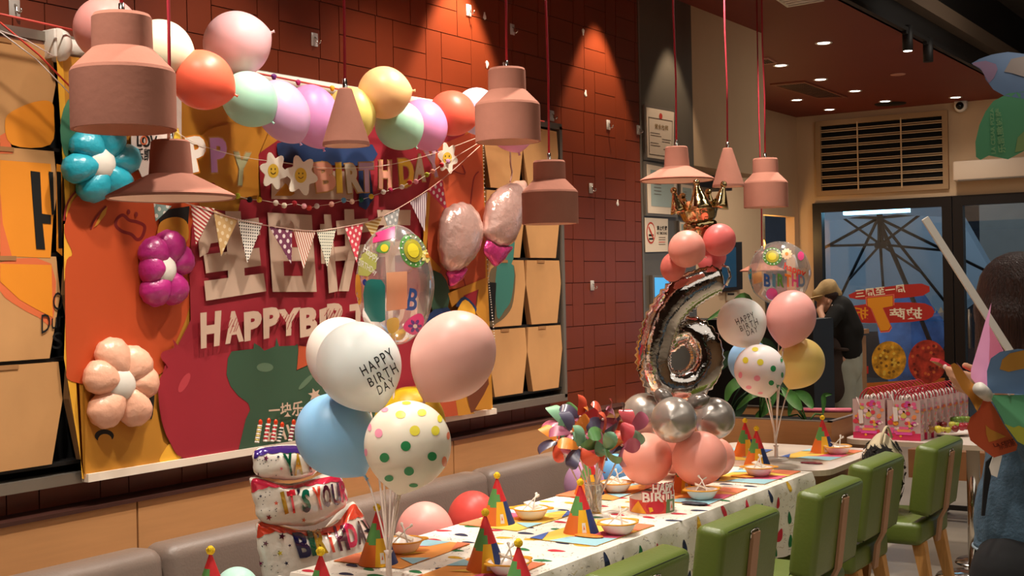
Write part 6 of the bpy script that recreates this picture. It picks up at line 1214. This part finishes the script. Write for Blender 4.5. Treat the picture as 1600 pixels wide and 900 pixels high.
# ================================================================== PEOPLE
M_skin = mat('skin', 'D8A080', .5, sss=.0); M_hair = mat('dark_hair', '38221A', .42, spec=.5, bump=.9, bscale=30, aniso=(9, 9, .7), var=.5, vscale=20); M_tshirt = mat('black_tshirt', '16130F', .85); M_apron = mat('brown_apron', '3A2A22', .8, var=.15)
M_denim = mat('blue_denim', '4A6478', .85, var=.22, vscale=25, bump=.4, bscale=120); M_pants = mat('light_jeans', 'A8A898', .85, var=.12); M_blk = mat('black_trousers', '141416', .85)
def flesh(name, parent, caps, mt, vox=.012, smooth=4, disp=0):
    """one continuous surface grown over tapered limbs"""
    mb = MB()
    for c in caps:
        a, b, ra, rb = V(c[0]), V(c[1]), c[2], c[3]; sc = c[4] if len(c) > 4 else (1, 1)
        L = (b-a).length; q = V((0, 0, 1)).rotation_difference((b-a).normalized() if L > 1e-6 else V((0, 0, 1))).to_matrix().to_4x4(); M_ = Matrix.Translation(a) @ q @ Matrix.Diagonal((sc[0], sc[1], 1, 1)); pf = []
        for i in range(6): t_ = PI/2*i/5; pf.append((max(1e-4, ra*math.sin(t_)), -ra*math.cos(t_)))
        for i in range(6): t_ = PI/2*i/5; pf.append((max(1e-4, rb*math.cos(t_)), L+rb*math.sin(t_)))
        mb.lathe(pf, mt, 18, M_)
    o = mb.build(name, parent); m_ = o.modifiers.new('r', 'REMESH'); m_.mode = 'VOXEL'; m_.voxel_size = vox; m_.use_smooth_shade = True
    s_ = o.modifiers.new('s', 'SMOOTH'); s_.factor = .5; s_.iterations = smooth; return o
# the worker, seen from the side, bent over the counter
DW = 10.6; w_ = lambda x, y, d=0: at(x, y, DW+d)
foot = w_(1318, 742); foot.z = 0; wk = thing('person', 'person in khaki cap, black t-shirt and brown apron standing at the wooden counter', 'person', foot)
fz = lambda p, z: V((p.x, p.y, z))
hd = w_(1292, 472)
flesh('body', wk, [(w_(1291, 462), w_(1290, 474), .085, .075, (.85, 1)), (w_(1286, 470), w_(1284, 480), .045, .035), (w_(1278.5, 474), w_(1277, 477), .012, .010), (w_(1283, 481), w_(1281, 482), .016, .014),
    (w_(1298, 474), w_(1306, 486), .05, .055), (w_(1310, 492), w_(1320, 520), .12, .13, (.75, 1.2)), (w_(1320, 520), w_(1318, 552), .13, .14, (.8, 1.1)),
    (w_(1306, 492, -.14), w_(1292, 513, -.2), .048, .040), (w_(1292, 513, -.2), w_(1283, 490, -.1), .038, .026), (w_(1283, 490, -.1), w_(1281, 484, -.06), .026, .030),
    (w_(1281, 484, -.07), w_(1280, 478, -.05), .011, .009), (w_(1282.5, 483, -.08), w_(1282, 476, -.06), .011, .009), (w_(1284, 483, -.09), w_(1284, 477, -.07), .010, .008), (w_(1285.5, 485, -.09), w_(1286, 479, -.07), .009, .008), (w_(1280, 487, -.06), w_(1277, 483, -.04), .011, .009),
    (w_(1308, 492, .14), w_(1300, 520, .25), .048, .04), (w_(1300, 520, .25), w_(1284, 522, .2), .038, .028), (w_(1284, 522, .2), w_(1278, 523, .18), .03, .02),
    (w_(1316, 560, -.06), w_(1317, 640, -.06), .085, .06), (w_(1317, 640, -.06), fz(w_(1316, 725, -.06), .06), .06, .04), (w_(1324, 560, .07), w_(1330, 640, .07), .085, .06), (w_(1330, 640, .07), fz(w_(1338, 725, .07), .06), .06, .04),
    (w_(1318, 736, -.06), w_(1303, 739, -.06), .038, .034), (w_(1340, 736, .07), w_(1325, 739, .07), .038, .034)], M_skin, .009, 3)
flesh('t_shirt', wk, [(w_(1309, 484), w_(1320, 518), .125, .145, (.85, 1.25)), (w_(1320, 518), w_(1321, 548), .145, .15, (.88, 1.15)), (w_(1307, 488, -.14), w_(1297, 504, -.18), .068, .062), (w_(1310, 488, .14), w_(1303, 508, .2), .068, .06)], M_tshirt, .014, 4)
flesh('trousers', wk, [(w_(1321, 550), w_(1322, 575), .145, .14, (.9, 1.1)), (w_(1318, 575, -.06), w_(1320, 640, -.06), .105, .085), (w_(1320, 640, -.06), fz(w_(1320, 722, -.06), .10), .085, .075), (w_(1326, 575, .07), w_(1334, 640, .07), .105, .085), (w_(1334, 640, .07), fz(w_(1341, 722, .07), .10), .085, .075)], M_pants, .014, 3)
flesh('apron', wk, [(w_(1312, 548, -.03), w_(1309, 606, -.06), .125, .13, (.75, 1.25)), (w_(1306, 552, .05), w_(1304, 604, .05), .10, .11)], M_apron, .014, 3)
MB().tube([w_(1300, 545, -.17), w_(1318, 546, -.19), w_(1336, 548, -.10), w_(1340, 550, .05)], .014, M_apron, 8).build('apron_tie', wk)
flesh('hair', wk, [(w_(1296, 462), w_(1299, 473), .09, .06), (w_(1294, 458), w_(1303, 462), .085, .06)], M_hair, .012, 2)
MB().ball(w_(1295, 472, -.085), .018, M_skin, 10, sc=(.6, .6, 1.2)).build('ear', wk)
M_khaki = mat('khaki_cap', 'B89868', .85, var=.1, vscale=20, bump=.4, bscale=40)
cp = flesh('cap', wk, [(w_(1279, 461), w_(1294, 453), .055, .085, (1, 1.25)), (w_(1294, 453), w_(1305, 460), .09, .055, (1, 1.2))], M_khaki, .012, 3); MB().inflate([w_(1279, 464)+V((.085*math.cos(a)-.02, .10*math.sin(a), -.005-.02*math.cos(a)*-1)) for a in [k*PI/12 for k in range(24)]], (0, 0, 1), .012, M_khaki, 4).build('brim', cp)
flesh('collar_strap', wk, [(w_(1301, 478, -.08), w_(1308, 481, -.08), .014, .012)], M_white, .007, 1)
# shelf items in front of the worker
tag(MB().rbox((-3.95, 10.4, 1.20), (.28, .2, .06), M_dark, .01).build('serving_tray', origin=(-3.95, 10.4, 1.17)), 'dark tray on the wooden counter under the worker hands', 'tray')
# person at the right edge, back turned
DP = 3.55; w_ = lambda x, y, d=0: at(x, y, DP+d)
foot = w_(1600, 700); foot.z = 0; wo = thing('person', 'person with long dark hair in a denim jacket and black trousers holding a red phone', 'person', foot); px_ = DP/FOC
flesh('body', wo, [(w_(1590, 465), w_(1590, 490), .092, .082), (w_(1566, 480, .03), w_(1570, 505, .03), .045, .04), (w_(1553, 487, .04), w_(1551, 492, .04), .013, .011), (w_(1594, 510), w_(1608, 555), .052, .06), (w_(1618, 585), w_(1618, 700), .12, .105, (1, .85)), (w_(1618, 700), w_(1612, 830), .105, .105, (1, .9)),
    (w_(1625, 585, -.15), w_(1640, 705, -.16), .05, .042), (w_(1640, 705, -.16), w_(1572, 620, -.2), .040, .027),
    (w_(1572, 620, -.2), w_(1553, 610, -.22), .026, .026), (w_(1553, 610, -.22), w_(1530, 594, -.24), .030, .030), (w_(1550, 602, -.22), w_(1527, 600, -.23), .028, .026),
    (w_(1528, 590, -.25), w_(1503, 584, -.27), .0105, .0095), (w_(1503, 584, -.27), w_(1488, 578, -.26), .0095, .0085), (w_(1488, 578, -.26), w_(1478, 575, -.24), .0085, .0075),
    (w_(1528, 597, -.25), w_(1502, 594, -.27), .0105, .0095), (w_(1502, 594, -.27), w_(1489, 588, -.26), .0095, .0085), (w_(1489, 588, -.26), w_(1482, 583, -.24), .0085, .0075),
    (w_(1528, 604, -.24), w_(1505, 604, -.26), .010, .009), (w_(1505, 604, -.26), w_(1493, 598, -.25), .009, .008), (w_(1493, 598, -.25), w_(1487, 592, -.24), .008, .007),
    (w_(1530, 610, -.23), w_(1510, 612, -.25), .009, .008), (w_(1510, 612, -.25), w_(1498, 608, -.24), .008, .007), (w_(1498, 608, -.24), w_(1491, 603, -.23), .007, .0065),
    (w_(1546, 596, -.21), w_(1528, 580, -.19), .013, .011), (w_(1528, 580, -.19), w_(1508, 571, -.2), .011, .009),
    (w_(1604, 880, -.05), w_(1590, 1080, -.06), .08, .065), (w_(1588, 1080, -.06), fz(w_(1588, 1300, -.06), .07), .065, .045), (w_(1612, 880, .07), w_(1606, 1080, .09), .08, .065), (w_(1606, 1080, .09), fz(w_(1606, 1300, .09), .07), .065, .045)], M_skin, .0055, 3)
for (x, y, d) in ((1477, 573.5, -.243), (1481.5, 581, -.243), (1486, 590, -.243), (1490.5, 601, -.233)): MB().ball(w_(x, y, d), .006, mat('nail_pink', 'F0D0C8', .2, coat=.6), 10, sc=(1, .7, 1.2)).build('fingernail', wo)
MB().ball(w_(1560, 478, -.05), .012, mat('eye_white', 'F0EAE4', .3), 10).build('eye', wo)
flesh('hair', wo, [(w_(1592, 455), w_(1590, 485), .112, .118), (w_(1598, 490, -.02), w_(1600, 600, -.04), .125, .13, (1, .8)), (w_(1580, 500, -.03), w_(1590, 610, -.05), .095, .08, (1, .8)), (w_(1572, 475, .0), w_(1556, 510, .0), .075, .05), (w_(1556, 510, .0), w_(1565, 580, -.04), .045, .05)], M_hair, .008, 3)
dn = flesh('denim_jacket', wo, [(w_(1620, 600), w_(1624, 620, -.1), .14, .14, (1, .85)), (w_(1622, 600), w_(1620, 720), .14, .14, (1, .95)), (w_(1620, 720), w_(1610, 820), .14, .152, (1, .95)), (w_(1610, 790), w_(1609, 822), .152, .155, (1, .95)), (w_(1636, 600, -.15), w_(1645, 715, -.17), .08, .072), (w_(1645, 715, -.17), w_(1592, 642, -.2), .07, .055)], M_denim, .008, 3)
hc = w_(1609, 850); fr_m = mat('denim_frayed', '8A9AA4', .9)
MB().lathe([(.150, .05), (.157, .0), (.160, -.012), (.150, -.012)], M_denim, 44, Matrix.Translation(hc) @ Matrix((cr_, cw, V((0, 0, 1)))).transposed().to_4x4() @ Matrix.Diagonal((.93, .95, 1, 1))).build('jacket_hem', wo)
mb = MB(); mb.tube([hc+V((0, 0, -.013))+cr_*(.148*math.cos(a))+cw*(.150*math.sin(a)) for a in [2*PI*k/60 for k in range(61)]], .0045, fr_m, 6); mb.build('frayed_hem', dn)
mb = MB(); mb.prism([w_(x, y, -.175) for x, y in ((1552, 712), (1566, 712), (1558, 746), (1549, 742), (1546, 730))], cw*.006, M_white); mb.build('shirt_edge', wo)
mb = MB(); mb.prism([w_(x, y, -.172) for x, y in ((1541, 722), (1552, 712), (1549, 742), (1544, 770), (1539, 806), (1534, 806), (1537, 760))], cw*.006, M_blk); mb.build('dark_top_edge', wo)
flesh('trousers', wo, [(w_(1610, 842), w_(1606, 900), .145, .155, (1, .95)), (w_(1584, 900, -.08), w_(1586, 1080, -.07), .115, .09), (w_(1586, 1080, -.07), fz(w_(1586, 1290, -.07), .10), .09, .075), (w_(1608, 900, .09), w_(1606, 1080, .09), .115, .09), (w_(1606, 1080, .09), fz(w_(1606, 1290, .09), .10), .09, .075)], M_blk, .012, 3)
for dx, d in ((0, -.06), (18, .09)): p = w_(1580+dx, 1300, d); p.z = .045; MB().rbox(p, (.11, .25, .08), M_dark, .03, 3).build('shoe', wo)
d_ = (w_(1500, 584, -.2)-w_(1466, 563, -.2)).normalized(); n_ = d_.cross(cw).normalized(); P0 = w_(1466, 563, -.215)
ph = MB(); cs = [P0+d_*a+cw*b+n_*c for a in (0, .15) for b in (-.01, .06) for c in (-.005, .005)]; ph.add(cs, [(0, 1, 3, 2), (4, 6, 7, 5), (0, 4, 5, 1), (2, 3, 7, 6), (0, 2, 6, 4), (1, 5, 7, 3)], mat('phone_red', 'D83850', .25, coat=.4)); tag(ph.build('mobile_phone', origin=P0), 'red mobile phone held up in the fingers at the right edge', 'phone')
# ================================================================== THE TWO LARGE PAPER PINWHEELS
def sheet(mb, pts, mt, dep, bulge, edge=None, lift=0, sm=0):
    P_ = cat([(*p, 0) for p in pts], sm) if sm else [V((*p, 0)) for p in pts]; bm = bmesh.new(); f = bm.faces.new([bm.verts.new(p) for p in P_]); bmesh.ops.triangulate(bm, faces=[f])
    for _ in range(5):
        e = [e for e in bm.edges if e.calc_length() > 14]
        if not e: break
        bmesh.ops.subdivide_edges(bm, edges=e, cuts=1); bmesh.ops.triangulate(bm, faces=[f for f in bm.faces if len(f.verts) > 3])
    bm.verts.index_update(); C = [v.co.copy() for v in bm.verts]; F = [[v.index for v in f.verts] for f in bm.faces]; bm.free()
    front = [at(p.x, p.y, dep+bulge(p)-.0016-lift) for p in C]; mb.add(front, F, mt, True)
    if lift == 0:
        mb.add([at(p.x, p.y, dep+bulge(p)) for p in C], [f[::-1] for f in F], mt, True)
        n = len(P_); mb.add([at(p.x, p.y, dep+bulge(p)-.0017) for p in P_]+[at(p.x, p.y, dep+bulge(p)+.0003) for p in P_], [(k, (k+1) % n, n+(k+1) % n, n+k) for k in range(n)], edge or mt)
pw = {k: mat('bigwheel_'+k, c, .45, coat=.1) for k, c in dict(blue='7AA4D8', ochre='DCA040', green='6CB884', lime='C0C040', orange='E86840', amber='E89C40', pink='D488AC', rose='B85C74', edge='F0D8C0', blue2='7C98C0', mauve='A888A8', mint='6CB888', tanp='A89890', olive='9AB878').items()}
DP1 = 2.4; hub = at(1540, 616, DP1)
t = thing('paper_windmill', 'large paper windmill with blue, green, orange and pink blades at the right edge', 'pinwheel', hub)
B = lambda cx, cy, k: (lambda p: k*math.hypot(p.x-cx, p.y-cy)/100)
def blade(base, prints, k, nm='blade', sm=0):
    mb = MB(); sheet(mb, base[0], pw[base[1]], DP1, k, pw['edge'], sm=sm); b = mb.build(nm, t)  # pale edge colour paints a highlight along the blade rim
    for i, (pts, c, s_) in enumerate(prints): m2 = MB(); sheet(m2, pts, pw[c], DP1, k, lift=.0008*(i+1), sm=s_); m2.build('printed_shape', b)
    return b
blade(([(1549, 473), (1545, 507), (1568, 548), (1553, 562), (1545, 585), (1543, 612), (1530, 606), (1517, 590), (1517, 578), (1530, 535), (1540, 500)], 'pink'), [([(1546, 509), (1567, 547), (1553, 562), (1545, 583), (1546, 550), (1547, 530)], 'rose', 0)], B(1540, 616, .06))
blade(([(1543, 614), (1542, 580), (1548, 560), (1562, 550), (1590, 545), (1640, 548), (1665, 585), (1650, 616), (1600, 616)], 'blue'), [([(1562, 577), (1566, 562), (1578, 552), (1600, 547), (1645, 552), (1640, 572), (1600, 576), (1590, 578), (1576, 581)], 'ochre', 0)], B(1540, 616, -.05))
blade(([(1545, 617), (1600, 617), (1650, 617), (1668, 660), (1650, 705), (1610, 702), (1590, 690), (1570, 662), (1556, 636)], 'green'), [([(1569, 662), (1584, 668), (1592, 665), (1608, 672), (1655, 680), (1648, 703), (1612, 701), (1590, 690)], 'lime', 0)], B(1540, 616, -.03))
ob = blade(([(1543, 620), (1556, 640), (1571, 668), (1590, 695), (1588, 704), (1553, 715), (1532, 700), (1516, 688), (1511, 668), (1516, 652), (1530, 640), (1537, 624)], 'orange'), [([(1540, 664), (1548, 671), (1572, 682), (1556, 688), (1545, 691), (1541, 678)], 'amber', 0)], B(1540, 616, .02))
mb = MB(); kf = B(1540, 616, .02); ff = lambda p: at(p[0], p[1], DP1+kf(p)-.0045); text_quad(mb, 'La cesar', [(1554, 699, 0), (1587, 690, 0), (1582, 683, 0), (1551, 693, 0)], mat('ink_maroon', '7A2A20', .6), .02, f=ff); text_quad(mb, '乐凯撒', [(1562, 703, 0), (1588, 696, 0), (1586, 690, 0), (1560, 697, 0)], MATS['ink_maroon'], .01, f=ff); mb.build('lettering', ob)
blade(([(1485, 570), (1491, 567), (1500, 572), (1512, 590), (1527, 606), (1533, 612), (1538, 620), (1534, 630), (1527, 643), (1515, 622), (1503, 608), (1493, 590)], 'amber'), [([(1494, 566), (1500, 572), (1514, 592), (1510, 586), (1496, 569)], 'pink', 0)], B(1540, 616, -.04))
a = at(1530, 607, DP1-.03); b = at(1544, 619, DP1+.01); MB().tube([a, a.lerp(b, .5), b], .0125, M_white, 20).build('hub_tube', t)
MB().ball(at(1577, 616, DP1-.012), .003, M_white, 8).build('rivet', t)
a, b = at(1445, 341, 2.62), at(1640, 646, 2.62); x = (b-a).normalized(); z = x.cross(cw).normalized(); mb = MB()
cs = [q+z*(i*.0072)+cw*(j*.004) for q in (a, b) for i, j in ((-1, -1), (1, -1), (1, 1), (-1, 1))]; mb.add(cs, [(3, 2, 1, 0), (4, 5, 6, 7), (0, 1, 5, 4), (1, 2, 6, 5), (2, 3, 7, 6), (3, 0, 4, 7)], mat('stick_paint', 'F0E8DC', .5)); tag(mb.build('windmill_stick', origin=a), 'flat white wooden stick slanting down behind the blue windmill blade', 'stick')
DP1 = 2.1; t = thing('paper_windmill', 'large paper windmill with pale blue and green blades at the top right corner', 'pinwheel', at(1640, 150, DP1))
K2 = lambda p: .03*math.hypot(p.x-1640, p.y-150)/100
blade(([(1518, 99), (1530, 92), (1550, 85), (1575, 81), (1600, 84), (1640, 98), (1650, 140), (1610, 156), (1570, 150), (1552, 140), (1540, 124), (1536, 112), (1530, 107)], 'blue2'), [([(1520, 98), (1540, 95), (1556, 100), (1559, 108), (1553, 122), (1545, 130), (1538, 117), (1532, 107), (1520, 101)], 'mauve', 0), ([(1569, 112), (1580, 92), (1600, 88), (1640, 100), (1645, 125), (1600, 120), (1580, 114)], 'tanp', 0)], K2)
gb = blade(([(1525, 245), (1524, 222), (1530, 196), (1540, 174), (1552, 158), (1575, 146), (1600, 143), (1650, 150), (1660, 230), (1600, 236), (1575, 249), (1560, 246), (1545, 243), (1532, 250)], 'mint'), [([(1590, 215), (1600, 205), (1650, 205), (1655, 228), (1600, 235), (1586, 238)], 'olive', 0)], K2)
mb = MB(); ff = lambda p: at(p[0], p[1], DP1+K2(p)-.0045); mk = mat('ink_pale', '9CC890', .6); text_quad(mb, 'LA CESAR PIZZA', [(1556, 240, 0), (1552, 168, 0), (1547, 170, 0), (1549, 240, 0)], mk, .01, f=ff); text_quad(mb, '乐凯撒披萨', [(1572, 238, 0), (1563, 168, 0), (1555, 170, 0), (1560, 240, 0)], mk, .01, f=ff); mb.build('lettering', gb)
MB().tube([at(1645, 150, DP1-.01), at(1700, 400, DP1+.05)], .006, M_stick, 8).build('stick', t)
